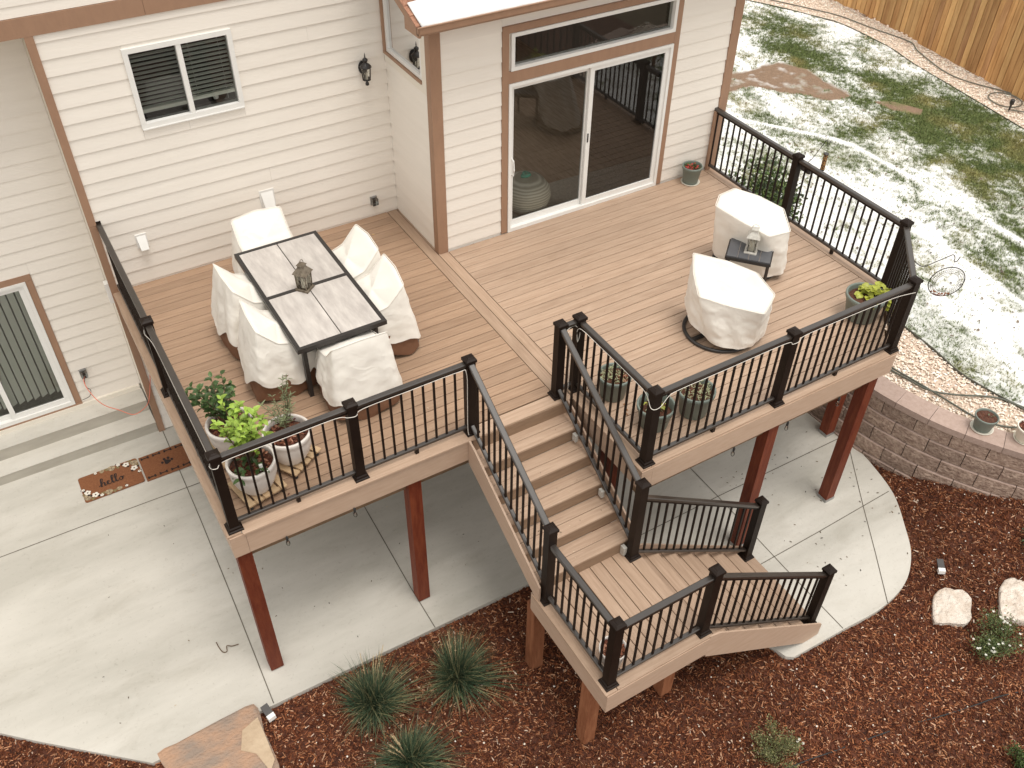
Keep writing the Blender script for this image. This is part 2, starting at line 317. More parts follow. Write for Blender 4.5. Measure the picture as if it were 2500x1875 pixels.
npmesh('mulch_bed', V, F[keep], 'mulch', smooth=True, kind='structure')

def slab_pieces():
    mb = MB(); n = len(SLAB)
    mb.add([(x, y, G(x, y)) for x, y in SLAB] + [(x, y, G(x, y) - .16) for x, y in SLAB], [tuple(range(n))] + [(i, i + n, (i + 1) % n + n, (i + 1) % n) for i in range(n)])
    return mb
slab_pieces().build('patio_slab', 'concrete', kind='structure')
def groove(pts, w=.011):
    mb = MB()
    for (a, b) in zip(pts[:-1], pts[1:]):
        d = Vector((b[0] - a[0], b[1] - a[1], 0)).normalized(); p = Vector((-d.y, d.x, 0)) * w / 2
        q = []
        for (x, y), s in ((a, -1), (b, -1), (b, 1), (a, 1)):
            X, Y = x + p.x * s, y + p.y * s; q.append((X, Y, G(X, Y) + .003))
        mb.add(q, [(0, 1, 2, 3)])
    return mb
for pts in ([(1.296, -.02), (1.272, -1.8), (1.235, -3.2), (1.187, -4.59)], [(3.13, -.1), (3.13, -2.5), (3.09, -4.0), (3.09, -4.62)], [(-9, -1.22), (.2, -1.18), (1.44, -1.19), (3.13, -1.19), (9.4, -1.2)],
            [(7.19, -1.2), (7.185, -4.7), (7.155, -6.0), (7.15, -6.96)], [(5.2, -4.72), (7.19, -4.70), (9.36, -4.715)], [(5.85, -5.82), (6.96, -5.80), (7.91, -5.785), (9.22, -5.75)], [(9.40, -4.85), (9.2, -5.12), (8.72, -5.78), (8.295, -6.385), (7.864, -6.98)], [(-1.6, .2), (-1.55, -2.2), (-1.52, -3.4)]):
    groove(pts).build('patio_joint', 'joint', kind='structure')

# mulch chips
def scatter_chips(n, x0, x1, y0, y1, seed, pale=.2, lmin=.02, lmax=.075):
    rg = np.random.RandomState(seed)
    x = rg.uniform(x0, x1, n); y = rg.uniform(y0, y1, n)
    ok = ~inpoly(x, y, SLAB) & ~inpoly(x, y, TER)
    x = x[ok]; y = y[ok]; n = len(x)
    L = lmin + (lmax - lmin) * rg.rand(n) ** 2.2; w = .005 + .015 * rg.rand(n) ** 1.5; h = .002 + .006 * rg.rand(n)
    th = rg.uniform(0, np.pi, n); tl = rg.normal(0, .3, n)
    z = mulch_z(x, y) + .006 + .012 * rg.rand(n)
    ux = np.cos(th) * np.cos(tl); uy = np.sin(th) * np.cos(tl); uz = np.sin(tl); vx = -np.sin(th); vy = np.cos(th)
    V = []
    for (a, b, c) in ((-1, -.8, 0), (1, -.5, 0), (1.05, .6, 0), (-1, 1, 0), (-.8, -.6, 1), (.85, -.4, 1), (.9, .5, 1), (-.85, .8, 1)):
        V.append(np.stack([x + a * L / 2 * ux + b * w / 2 * vx, y + a * L / 2 * uy + b * w / 2 * vy, z + a * L / 2 * uz + c * h], -1))
    V = np.stack(V, 1).reshape(-1, 3)
    f = np.array([(4, 5, 6, 7), (0, 1, 5, 4), (2, 3, 7, 6)])
    F = (f[None] + (np.arange(n) * 8)[:, None, None]).reshape(-1, 4)
    pal = np.array([(.065, .018, .008), (.135, .042, .018), (.215, .075, .033), (.31, .13, .06), (.42, .21, .115), (.50, .30, .19), (.66, .53, .42)])
    pr = np.array([.30, .27, .19, .12, .07, .04, .01]) if pale > .1 else np.array([.4, .3, .2, .06, .03, .01, 0.])
    pr = pr / pr.sum(); c = pal[rg.choice(7, n, p=pr)] * (.8 + .4 * rg.rand(n, 1))
    c = c * (.62 + .75 * fbm(x, y, .9, 4, 90))[:, None]
    return V, F, np.repeat(c, 8, 0)
Vs, Fs, Cs, o = [], [], [], 0
for a in ((250000, -3.6, 10.9, -9.6, -2.9, 1, .2, .016, .075), (12000, -3.6, 10.9, -9.6, -2.9, 2, .2, .05, .12)):
    V, F, C = scatter_chips(*a); Vs.append(V); Fs.append(F + o); Cs.append(C); o += len(V)
npmesh('mulch_chips', np.concatenate(Vs), np.concatenate(Fs), 'chip', cols=np.concatenate(Cs), kind='stuff', label='loose dark red bark mulch chips covering the planting bed', category='mulch')
# a few pale long splinters and white pebbles that stand out
for k in range(130):
    x, y = random.uniform(-2, 10.4), random.uniform(-9.2, -4.75)
    if inpoly(np.array(x), np.array(y), SLAB) or inpoly(np.array(x), np.array(y), TER): continue
# ---------------------------------------------------------------- lawn terrace
TZ = -1.56
EDGE_N = [(10.9, 3), (10.85, .5), (10.88, -1.), (10.95, -2.6), (10.93, -3.8), (10.88, -4.64), (10.80, -5.15), (10.83, -5.55), (10.96, -6.1), (11.3, -6.8), (11.9, -7.4), (12.8, -7.9), (14.5, -8.4)]
EDGE_F = [(14.0, 13.0), (15.6, 9.6), (16.7, 7.6), (17.6, 6.1), (18.1, 4.95), (18.3, 4.3), (18.25, 2.9), (18.04, 2.0), (17.85, .73), (17.57, -1.09), (17.3, -3.0), (17.0, -6)]
LAWN = EDGE_N + [(17.0, -8.6)] + EDGE_F[::-1] + [(10.9, 13)]
DIRT = [(12.9, 3.55), (13.9, 3.62), (14.5, 3.5), (15.55, 3.5), (15.85, 2.95), (15.7, 2.1), (15.75, 1.6), (15.2, 1.65), (14.95, 2.15), (14.5, 2.6), (14.3, 2.95), (13.6, 2.95), (12.9, 3.1)]
DIRT2 = [(15.95, 1.2), (16.3, 1.0), (16.55, .45), (16.3, .3), (16.0, .75)]
def lawn_mask(x, y):
    """0 grass .. 1 snow"""
    u = x * .25 + y * .97; v = x * .97 - y * .25          # mowing direction
    f = fbm(u * .55, v * 1.5, 1.0, 4, 3) * .52 + fbm(x, y, 2.2, 4, 21) * .34 + fbm(x, y, 15, 3, 33) * .34
    green = np.exp(-(((x - 16.5 - .1 * y) / 1.0) ** 2)) * np.clip((2.6 - y) / 2.6, 0, 1) * .34
    green += np.exp(-(((x - 14.9) / .9) ** 2 + ((y - .4) / 1.5) ** 2)) * .16
    green += np.exp(-(((x - 16.0) / .8) ** 2 + ((y - 3.8) / 1.0) ** 2)) * .10
    green += np.clip((-2.6 - y) / 3, 0, 1) * .05
    s = np.clip((f - .548 - green * .78 + .012 * np.clip(14.0 - x, -2, 2)) * 3.4 + .5, 0, 1)
    for p in ([(13.1, 1.9), (13.75, 1.0), (14.25, .1), (14.3, -1.7), (14.25, -3.6), (14.2, -6.5)], [(13.0, -2.4), (13.0, -3.5), (12.85, -4.7), (12.6, -6.5)], [(11.9, -2.2), (11.9, -3.6), (11.7, -5.0), (11.7, -6.4)]):
        s = np.maximum(s, np.clip(1.25 - seg_dist(x + .12 * (fbm(x, y, 2, 2, 8) - .5), y, p) / .13, 0, 1))
    s = np.where((s < .5) & (seg_dist(x, y, [(11.2, .4), (11.3, -6)]) < .25), s + .3, s)
    dirt = np.clip((.16 - seg_dist(x, y, DIRT + [DIRT[0]])) / .16, 0, 1) * .5 + inpoly(x, y, DIRT) * .6 + inpoly(x, y, DIRT2) * .6
    dirt = np.clip((dirt + .7 * (fbm(x, y, 5, 4, 12) - .5) - .26) * 3, 0, 1)
    return s, dirt
gx, gy = np.meshgrid(np.linspace(9.3, 17.2 + 3.6, 470), np.linspace(-8.8, 11, 720))
s, dirt = lawn_mask(gx, gy)
hn = fbm(gx, gy, 14, 3, 40)
inl = inpoly(gx, gy, LAWN)
gz = TZ + .02 * fbm(gx, gy, .8, 2, 2) + np.where(inl, s * (.012 + .022 * hn) * (1 - dirt), -.02)
grass = np.array([.13, .15, .055]); dry = np.array([.26, .22, .09]); snow = np.array([.82, .82, .81]); dc = np.array([.23, .155, .105])
g = grass[None, None] * (.55 + .9 * fbm(gx, gy, 20, 3, 50))[..., None]
dw = np.clip((fbm(gx, gy, 1.7, 3, 60) - .5) * 3, 0, 1)[..., None]; g = g * (1 - dw * .6) + dry * dw * .6
c = g * (1 - s[..., None]) + snow * s[..., None]
c = c * (1 - dirt[..., None]) + dc * (.75 + .5 * fbm(gx, gy, 30, 3, 70))[..., None] * dirt[..., None]
c = np.where(inl[..., None], c, np.array([.62, .50, .40]))
idx = np.arange(gx.size).reshape(gx.shape)
F = np.stack([idx[:-1, :-1], idx[:-1, 1:], idx[1:, 1:], idx[1:, :-1]], -1).reshape(-1, 4)
V = np.stack([gx, gy, gz], -1).reshape(-1, 3)
fc = V[F].mean(1); keep = inpoly(fc[:, 0], fc[:, 1], [(a + .16, b) for a, b in WALL] + [(40, -12), (40, 40), (9.7, 40)])
npmesh('lawn', V, F[keep], 'lawn', cols=c.reshape(-1, 3), smooth=True, kind='structure')
# grass blades where the snow has melted, and sparse ones poking through
rg = np.random.RandomState(11); n = 380000
x = rg.uniform(10.8, 18.3, n); y = rg.uniform(-7.5, 8.5, n); ok = inpoly(x, y, LAWN); x = x[ok]; y = y[ok]
s, dirt = lawn_mask(x, y); ok = (rg.rand(len(x)) > s * .93 + .02) & (dirt < .4); x = x[ok]; y = y[ok]; s = s[ok]; n = len(x)
th = rg.uniform(0, 2 * np.pi, n); h = .02 + .035 * rg.rand(n); w = .005 + .005 * rg.rand(n); ln = rg.uniform(.015, .06, n); ph = rg.uniform(0, 2 * np.pi, n)
z = TZ + .012
V = np.stack([np.stack([x - w * np.cos(th), y - w * np.sin(th), np.full(n, z)], -1), np.stack([x + w * np.cos(th), y + w * np.sin(th), np.full(n, z)], -1), np.stack([x + ln * np.cos(ph), y + ln * np.sin(ph), z + h + .01 * s], -1)], 1).reshape(-1, 3)
dw = np.clip((fbm(x, y, 1.7, 3, 60) - .5) * 3, 0, 1)[:, None] * .6
c = np.array([.115, .15, .05]) * (1 - dw) + np.array([.33, .27, .11]) * dw
c = c * (.6 + 1.2 * rg.rand(n, 1))
npmesh('grass_blades', V, np.arange(3 * n).reshape(-1, 3), 'blade', cols=np.repeat(c, 3, 0), kind='stuff', label='short grass poking up through the patchy snow on the lawn', category='grass')
# gravel
def pebbles(n, polys, seed, z0=TZ):
    rg = np.random.RandomState(seed); X, Y = [], []
    for poly, k in polys:
        xs = [p[0] for p in poly]; ys = [p[1] for p in poly]
        x = rg.uniform(min(xs), max(xs), k); y = rg.uniform(min(ys), max(ys), k); ok = inpoly(x, y, poly); X.append(x[ok]); Y.append(y[ok])
    x = np.concatenate(X); y = np.concatenate(Y); n = len(x); r = .010 + .013 * rg.rand(n) ** 1.5; th = rg.uniform(0, np.pi, n)
    z = z0 + .004 + .012 * rg.rand(n)
    base = np.array([(1, 0, 0), (.4, .75, .1), (-.5, .7, 0), (-1, 0, .1), (-.4, -.7, 0), (.5, -.75, 0), (.45, .1, .6), (-.35, .25, .65), (-.1, -.4, .55)])
    V = np.repeat(base[None], n, 0) * (1 + .25 * rg.randn(n, 9, 1)) * r[:, None, None] * np.array([1.25, .85, .9])
    cx, sx = np.cos(th)[:, None], np.sin(th)[:, None]
    V = np.stack([V[..., 0] * cx - V[..., 1] * sx + x[:, None], V[..., 0] * sx + V[..., 1] * cx + y[:, None], V[..., 2] + z[:, None]], -1).reshape(-1, 3)
    f = np.array([(6, 7, 8), (0, 1, 6), (1, 2, 7), (1, 7, 6), (2, 3, 7), (3, 4, 8), (3, 8, 7), (4, 5, 8), (5, 0, 6), (5, 6, 8)])
    F = (f[None] + (np.arange(n) * 9)[:, None, None]).reshape(-1, 3)
    pal = np.array([(.76, .63, .52), (.82, .72, .62), (.68, .54, .43), (.52, .41, .32), (.78, .65, .55), (.4, .31, .24), (.86, .8, .73)])
    c = np.minimum(pal[rg.choice(7, n, p=[.25, .2, .15, .08, .2, .04, .08])] * (.95 + .35 * rg.rand(n, 1)), .88)
    return V, F, np.repeat(c, 9, 0)
NEARG = [(a + .30, b + .05) for a, b in WALL] + EDGE_N[::-1]
V, F, C = pebbles(0, [(NEARG, 60000)], 4)
npmesh('gravel', V, F, 'pebble', cols=C, kind='stuff', label='tan river gravel between the retaining wall cap and the lawn edging', category='gravel')
FARG = EDGE_F + [(19.3, -6)] + [(19.6, -3), (19.5, 1), (19.7, 5), (19.9, 9), (17, 13)]
V, F, C = pebbles(0, [([(17.4, -2), (19.2, -2), (19.6, 6), (18.5, 9.5), (16.2, 9.5), (18.1, 5), (18.0, 2)], 42000)], 5)
npmesh('gravel', V, F, 'pebble', cols=C, kind='stuff', label='pale gravel strip along the foot of the wooden fence', category='gravel')
# lawn edging strips
for e, lab in ((EDGE_N, 'thin dark edging between near gravel and the lawn'), (EDGE_F, 'thin dark edging between lawn and the gravel by the fence')):
    pts = catmull([(x, y, 0) for x, y in e], 5); mb = MB()
    for p, q in zip(pts[:-1], pts[1:]): mb.bar((p.x, p.y, TZ - .01), (q.x, q.y, TZ - .01), .012, .10, bevel=False)
    mb.build('lawn_edging', 'edging', label=lab, category='edging')
# dead leaves on the snow
leafshape = [(0, -.5), (.22, -.2), (.42, -.28), (.3, .05), (.45, .3), (.12, .3), (0, .55), (-.14, .28), (-.42, .32), (-.28, .02), (-.4, -.25), (-.2, -.2)]
mb = MB(); k = 0
while k < 420:
    x, y = random.uniform(10.9, 15.5), random.uniform(-6.5, 4.5)
    if random.random() < .35: x, y = random.gauss(12.4, .9), random.gauss(-1.2, 1.6)
    if not inpoly(np.array(x), np.array(y), LAWN): continue
    k += 1; a = random.uniform(0, 6.3); r = random.uniform(.025, .055); t1, t2 = random.uniform(-.5, .5), random.uniform(-.5, .5)
    vs = [(x + r * (p * math.cos(a) - q * math.sin(a)), y + r * (p * math.sin(a) + q * math.cos(a)), TZ + .055 + r * (p * t1 + q * t2)) for p, q in leafshape]
    col = random.choice([(.16, .11, .07), (.10, .07, .05), (.2, .15, .1), (.13, .11, .09)])
    mb.add(vs, [tuple(range(12))], 0, col)
mb.build('fallen_leaves', 'leaf', tint=True, kind='stuff', label='scattered brown dead leaves lying on the snowy lawn', category='leaves')

# ---------------------------------------------------------------- retaining wall
rw = thing('retaining_wall', 'curved retaining wall of split-face brown blocks with a smooth cap, right of the deck', 'retaining wall', (9.5, -5, -2.5))
pathlen = [0]
for a, b in zip(WALL[:-1], WALL[1:]): pathlen.append(pathlen[-1] + math.hypot(b[0] - a[0], b[1] - a[1]))
def wp(s):
    s = max(0, min(s, pathlen[-1] - 1e-4)); i = max(j for j in range(len(pathlen)) if pathlen[j] <= s); i = min(i, len(WALL) - 2)
    t = (s - pathlen[i]) / (pathlen[i + 1] - pathlen[i]); a, b = WALL[i], WALL[i + 1]
    d = Vector((b[0] - a[0], b[1] - a[1], 0)).normalized(); return Vector((a[0] + (b[0] - a[0]) * t, a[1] + (b[1] - a[1]) * t, 0)), d
CH = .218; CAPZ = -1.5
def block(s0, s1, z0, z1, off, depth, matn, rough):
    mb = MB(); rg = random.Random(int(s0 * 1000) + int(z0 * 77)); nx_ = 5 if rough else 3; nz_ = 3 if rough else 2; front = []
    for j in range(nz_):
        row = []
        for i in range(nx_):
            s = s0 + (s1 - s0) * i / (nx_ - 1); p, d = wp(s); out = Vector((d.y, -d.x, 0))   # towards the patio
            if out.x > 0 and s < 3: out = -out
            nrm = Vector((d.y, -d.x, 0)); nrm = nrm if (nrm.x < .3) else -nrm
            e = (i in (0, nx_ - 1)) or (j in (0, nz_ - 1))
            bulge = 0 if not rough else (-.004 if e else rg.uniform(-.002, .016))
            q = p + nrm * (off + bulge); row.append((q.x, q.y, z0 + (z1 - z0) * j / (nz_ - 1)))
        front.append(row)
    back = []
    for j in (0, 1):
        row = []
        for i in range(nx_):
            s = s0 + (s1 - s0) * i / (nx_ - 1); p, d = wp(s); nrm = Vector((d.y, -d.x, 0)); nrm = nrm if (nrm.x < .3) else -nrm
            q = p + nrm * (off - depth); row.append((q.x, q.y, (z0, z1)[j]))
        back.append(row)
    vs = [v for r in front for v in r] + [v for r in back for v in r]; nf = nx_ * nz_; fs = []; ms = []
    for j in range(nz_ - 1):
        for i in range(nx_ - 1): fs.append((j * nx_ + i, j * nx_ + i + 1, (j + 1) * nx_ + i + 1, (j + 1) * nx_ + i)); ms.append(0)
    t = (nz_ - 1) * nx_
    for i in range(nx_ - 1): fs.append((t + i, t + i + 1, nf + nx_ + i + 1, nf + nx_ + i)); ms.append(1)
    for i in range(nx_ - 1): fs.append((nf + i, nf + i + 1, nf + nx_ + i + 1, nf + nx_ + i)); ms.append(0)
    for e in (0, nx_ - 1): fs.append(tuple([j * nx_ + e for j in range(nz_)] + [nf + nx_ + e, nf + e])); ms.append(0)
    mb.add(vs, fs); mb.m = ms
    return mb
for r in range(6):
    z1 = CAPZ - .095 - r * CH; z0 = z1 - CH + .009; off = .014 + .030 * r; s = -.1 - (.228 if r % 2 else 0)
    while s < pathlen[-1]:
        e = s + .456
        if e > .5 and s < 9.6: block(max(s, 0) + .005, min(e, pathlen[-1]) - .005, z0, z1, off, .28, None, True).build('wall_block', ['block', 'blocktop'], rw)
        s = e
s = .1
while s < 10.4:
    block(s + .002, s + .448 - .002, CAPZ - .09, CAPZ, .03, .32, None, False).build('cap_block', ['blocktop', 'blocktop'], rw); s += .45

# ---------------------------------------------------------------- fence
fence = thing('wooden_fence', 'tall stained cedar privacy fence beyond the gravel strip, top right', 'fence', (18.9, 2, TZ))
FP = [Vector(p) for p in [(19.75, 9.2, 0), (19.45, 7.2, 0), (19.2, 5.3, 0), (19.1, 4.0, 0), (19.0, 2.8, 0), (18.83, 1.45, 0), (18.62, -.3, 0), (18.4, -2.4, 0), (18.2, -4.4, 0)]]
pts = catmull(FP, 10); L = [0]
for a, b in zip(pts[:-1], pts[1:]): L.append(L[-1] + (b - a).length)
def fpos(s):
    i = max(j for j in range(len(L)) if L[j] <= s); i = min(i, len(L) - 2); t = (s - L[i]) / (L[i + 1] - L[i]); return pts[i].lerp(pts[i + 1], t), (pts[i + 1] - pts[i]).normalized()
s = 0.; rf = random.Random(3); gap_mb = MB()
while s < L[-1] - .15:
    w = rf.choice([.138, .138, .138, .115, .14]); a, d = fpos(s + .002); b, _ = fpos(s + w - .002); n_ = Vector((-d.y, d.x, 0)); n_ = n_ if n_.x < 0 else -n_
    off = n_ * rf.uniform(0, .012); lift = rf.uniform(-.03, .03) + (.045 if 4.2 < s < 6.4 else 0); z0 = TZ + .02 + max(lift, 0); z1 = TZ + 1.83 + rf.uniform(-.008, .008)
    P = [a + off, b + off, b + off - n_ * .018, a + off - n_ * .018]
    mb = MB(); mb.add([(p.x, p.y, z0) for p in P] + [(p.x, p.y, z1 - .02) for p in P] + [(p.x, p.y, z1) for p in [a.lerp(b, .12) + off, a.lerp(b, .88) + off, a.lerp(b, .88) + off - n_ * .018, a.lerp(b, .12) + off - n_ * .018]],
                      [(0, 1, 5, 4), (1, 2, 6, 5), (2, 3, 7, 6), (3, 0, 4, 7), (4, 5, 9, 8), (5, 6, 10, 9), (6, 7, 11, 10), (7, 4, 8, 11), (8, 9, 10, 11), (3, 2, 1, 0)])
    mb.build('fence_picket', rf.choice(['cedar', 'cedar', 'cedar_dark', 'cedar_gold']) if s > 6.2 else rf.choice(['cedar_gold', 'cedar_gold', 'cedar']), fence); gw = rf.uniform(.006, .012); gap_mb.bar((b.x - n_.x * .026 - d.x * .03, b.y - n_.y * .026 - d.y * .03, TZ + .93), (b.x - n_.x * .026 + d.x * .04, b.y - n_.y * .026 + d.y * .04, TZ + .93), .012, 1.78, bevel=False); s += w + gw
gap_mb.build('gap_light_block', 'cedar_dark', fence, kind='stuff')  # added strips behind the pickets, there to block light through the gaps
for zr in (.3, .95, 1.55):
    mb = MB()
    for a, b in zip(pts[:-1], pts[1:]): mb.bar((a.x + .05, a.y, TZ + zr), (b.x + .05, b.y, TZ + zr), .04, .09, bevel=False)
    mb.build('fence_rail', 'cedar', fence)
for s in (0.1, 2.4, 4.8, 7.2, 9.6, 12., 13.6):
    p, _ = fpos(min(s, L[-1] - .01)); MB().box((p.x + .08, p.y - .045, TZ - .3), (p.x + .17, p.y + .045, TZ + 1.8)).build('fence_post', 'cedar', fence)
# ---------------------------------------------------------------- house
house = thing('house', 'cream lap-sided house with brown trim behind the deck', 'house', (5, 0, -2.4))
def lap(axis, fx, a0, a1, z0, z1, off, pitch, holes=(), mt='siding', joints=()):
    k = math.floor((z0 - off) / pitch)
    while off + k * pitch < z1:
        zb, zt = max(z0, off + k * pitch), min(z1, off + (k + 1) * pitch); k += 1
        if zt - zb < .012: continue
        cuts = sorted({a0, a1, *[h[0] for h in holes if h[2] < zt and h[3] > zb], *[h[1] for h in holes if h[2] < zt and h[3] > zb], *[j[0] for j in joints if j[1] == k]})
        cuts = [c for c in cuts if a0 <= c <= a1]
        for p, q in zip(cuts[:-1], cuts[1:]):
            mid = (p + q) / 2; hh = [h for h in holes if h[0] < mid < h[1] and h[2] < zt and h[3] > zb]
            zs = [(zb, zt)] if not hh else [(zb, hh[0][2]), (hh[0][3], zt)]
            for u, v in zs:
                if v - u < .015: continue
                f0 = .005 + .011 * (1 - (u - zb) / pitch); f1 = .005 + .011 * (1 - (v - zb) / pitch) - .002
                g = .0008; pts = []
                for (aa, dd, z) in ((p + g, f0, u), (q - g, f0, u), (q - g, -.004, u), (p + g, -.004, u), (p + g, f1, v + .001), (q - g, f1, v + .001), (q - g, -.004, v + .001), (p + g, -.004, v + .001)):
                    pts.append((aa, fx - dd, z) if axis == 'x' else (fx - dd, aa, z))
                MB().add(pts, [(3, 2, 1, 0), (4, 5, 6, 7), (0, 1, 5, 4), (1, 2, 6, 5), (2, 3, 7, 6), (3, 0, 4, 7)]).build('siding_board', mt, house)
def sheath(axis, fx, a0, a1, z0, z1, holes=(), t=.09):
    A = sorted({a0, a1, *[h[0] for h in holes], *[h[1] for h in holes]}); Z = sorted({z0, z1, *[h[2] for h in holes], *[h[3] for h in holes]}); mb = MB()
    for p, q in zip(A[:-1], A[1:]):
        for u, v in zip(Z[:-1], Z[1:]):
            m = ((p + q) / 2, (u + v) / 2)
            if any(h[0] < m[0] < h[1] and h[2] < m[1] < h[3] for h in holes): continue
            if axis == 'x': mb.box((p, fx + .005, u), (q, fx + t, v))
            else: mb.box((fx + .005, p, u), (fx + t, q, v))
    mb.build('wall_core', 'cream', house)
WH = (2.10, 3.24, 1.925, 2.795)
sheath('x', 0, 1.33, 10, -2.5, 4.6, [WH, (5.12, 9.4, -.05, 2.95)]); lap('x', 0, 1.33, 5.03, -2.33, 3.10, .032, .1757, [WH], joints=[(3.4, 6), (2.6, 11), (4.1, 15), (4.3, -4)])
sheath('x', .6, -9, 1.262, -2.35, 3.1, [(-1.09, .405, -1.9, .10)]); lap('x', .6, -9, 1.259, -1.93, 3.10, -.005, .1735, [(-1.18, .49, -1.9, .185)], joints=[(.9, -6), (-.6, 4), (-2.2, 8)])
MB().box((-9, .55, -2.0), (1.235, .587, -1.93)).build('base_board', 'cream', house)
MB().box((1.262, .01, -2.36), (1.32, .6, 3.1)).build('return_wall', 'cream', house)
lap('x', 0, -9, 10, 3.29, 4.6, 3.29 - .07, .1757)
sheath('x', 0, -9, 1.33, 3.10, 4.6)
MB().box((-9, .095, 3.095), (1.33, .6, 3.11)).build('soffit', 'cream', house)
MB().box((-9, -.032, 3.10), (2.42, -.002, 3.285)).build('band_board', 'brown', house); MB().box((2.423, -.032, 3.10), (5.0, -.002, 3.287)).build('band_board', 'brown', house)
MB().box((1.248, -.03, .93), (1.332, .012, 3.099)).build('corner_trim', 'brown', house); MB().box((1.249, -.029, -2.36), (1.331, .012, .927)).build('corner_trim', 'brown', house)
MB().box((1.205, .014, -.16), (1.26, .10, .12)).build('vent_cover', 'white', house)
# bump-out
B = -1.216
DH = (6.03, 8.44, 0.0, 2.025); TH = (6.05, 8.44, 2.19, 2.62)
sheath('x', B, 5.05, 9.53, -2.4, 3.0, [DH, TH]); lap('x', B, 5.148, 5.93, -2.33, 3.0, .032, .1757); lap('x', B, 8.53, 9.40, -2.33, 3.0, .032, .1757)
lap('x', B, 5.93, 8.53, 2.71, 3.0, .032, .1757); lap('x', B, 5.93, 8.53, -2.33, -.06, .032, .1757)
SW = (-1.0, -.06, 2.2, 3.0)
sheath('y', 5.035, B, 0, -2.4, 3.6, [SW]); lap('y', 5.035, -1.13, -.012, -2.33, 3.6, .032, .1757, [(-1.13, -.012, 2.07, 3.1)], mt='siding_side')
MB().box((9.44, B + .09, -2.4), (9.53, 6, 4.2)).build('wall_core', 'cream', house); MB().box((9.54, B + .1, -2.4), (9.56, 6, 4.2)).build('side_wall', 'siding_side', house)
MB().box((5.012, B - .024, -2.4), (5.148, B + .004, 2.96)).box((5.011, B + .004, -2.4), (5.036, B + .088, 2.96)).build('corner_trim', 'brown', house)
MB().box((9.402, B - .024, -2.4), (9.545, B + .004, 2.96)).box((9.536, B + .004, -2.4), (9.562, B + .1, 2.96)).build('corner_trim', 'brown', house)
def casing(*boxes, y=B - .022, t=.026, n='casing'):
    for (x0, x1, z0, z1) in boxes: MB().box((x0, y, z0), (x1, y + t, z1)).build(n, 'brown', house)
casing((5.932, 6.019, 0.004, 2.71), (8.442, 8.528, 0.004, 2.71)); casing((6.021, 8.44, 2.035, 2.178), (6.021, 8.44, 2.628, 2.709), y=B - .021)
MB().box((5.93, B - .05, 2.711), (8.53, B, 2.722)).build('drip_cap', 'brown', house)
# cream and brown surround of the side window
x = 5.035
MB().box((x - .02, -1.128, 2.07), (x - .002, -1.012, 2.97)).build('side_trim', 'cream', house); MB().box((x - .02, -1.010, 2.072), (x - .002, -.014, 2.165)).build('side_trim', 'cream', house)
sw = MB().box((x - .034, -1.01, 2.167), (x - .004, -.012, 2.20)).box((x - .034, -.058, 2.202), (x - .004, -.014, 3.0)).build('window', 'brown', house)
MB().box((x - .01, -.998, 2.203), (x + .05, -.06, 2.245)).box((x - .01, -.998, 2.247), (x + .05, -.958, 3.0)).box((x - .01, -.10, 2.247), (x + .05, -.06, 3.0)).build('window_frame', 'white', sw)
MB().add([(x + .02, -.96, 2.245), (x + .02, -.10, 2.245), (x + .02, -.10, 3.0), (x + .02, -.96, 3.0)], [(0, 1, 2, 3)]).build('pane', 'glass', sw)
def frame(mb, x0, x1, z0, z1, y0, y1, w, wb=None):
    wb = wb or w
    return mb.box((x0, y0, z0), (x1, y1, z0 + wb)).box((x0, y0, z1 - w), (x1, y1, z1)).box((x0, y0, z0 + wb + .0005), (x0 + w, y1, z1 - w - .0005)).box((x1 - w, y0, z0 + wb + .0005), (x1, y1, z1 - w - .0005))
def pane(x0, x1, z0, z1, y, par, m='glass'):
    MB().add([(x0, y, z0), (x1, y, z0), (x1, y, z1), (x0, y, z1)], [(0, 1, 2, 3)]).build('pane', m, par)
# sliding door
sd_ = frame(MB(), 6.021, 8.44, .002, 2.03, B - .035, B + .09, .038, .05).build('sliding_door', 'white', house, label='white sliding patio door opening onto the deck')
frame(MB(), 6.06, 7.235, .053, 1.991, B + .028, B + .062, .062, .075).build('door_sash', 'white', sd_); frame(MB(), 7.19, 8.401, .053, 1.991, B - .012, B + .02, .062, .075).build('door_sash', 'white', sd_)
pane(6.12, 7.175, .12, 1.93, B + .045, sd_); pane(7.25, 8.34, .12, 1.93, B + .004, sd_, 'glass_dim')
MB().tube([(6.095, B + .03, .80), (6.095, B - .03, .82), (6.095, B - .045, .90), (6.095, B - .03, 1.02), (6.095, B + .03, 1.04)], .011, 6).build('handle', 'white', sd_)
MB().box((7.205, B - .02, .98), (7.222, B - .012, 1.10)).build('latch', 'blackmetal', sd_)
tr = frame(MB(), 6.05, 8.44, 2.182, 2.624, B - .03, B + .08, .045).build('window', 'white', house, label='long transom window above the sliding door')
pane(6.095, 8.395, 2.227, 2.579, B + .03, tr)
# bedroom window with blinds
w1 = frame(MB(), 2.093, 3.247, 1.918, 2.802, -.035, .08, .055).box((2.64, -.03, 1.974), (2.695, .07, 2.746)).build('window', 'white', house, label='white two-pane window with dark horizontal blinds')
pane(2.148, 2.64, 1.973, 2.747, .025, w1, 'glass_mid'); pane(2.695, 3.192, 1.973, 2.747, .012, w1, 'glass')
MB().box((2.10, -.045, 1.905), (3.24, -.002, 1.917)).build('window_sill', 'white', w1)
for k in range(14):
    z = 2.725 - k * .0475
    for (a, b) in ((2.15, 2.66), (2.68, 3.19)):
        if True: MB().add([(a, .045, z - .004), (b, .045, z - .004), (b, .094, z + .001), (a, .094, z + .001), (a, .045, z - .007), (b, .045, z - .007), (b, .094, z - .002), (a, .094, z - .002)], [(0, 1, 2, 3), (7, 6, 5, 4), (0, 4, 5, 1)]).build('blind_slat', 'blind', w1)
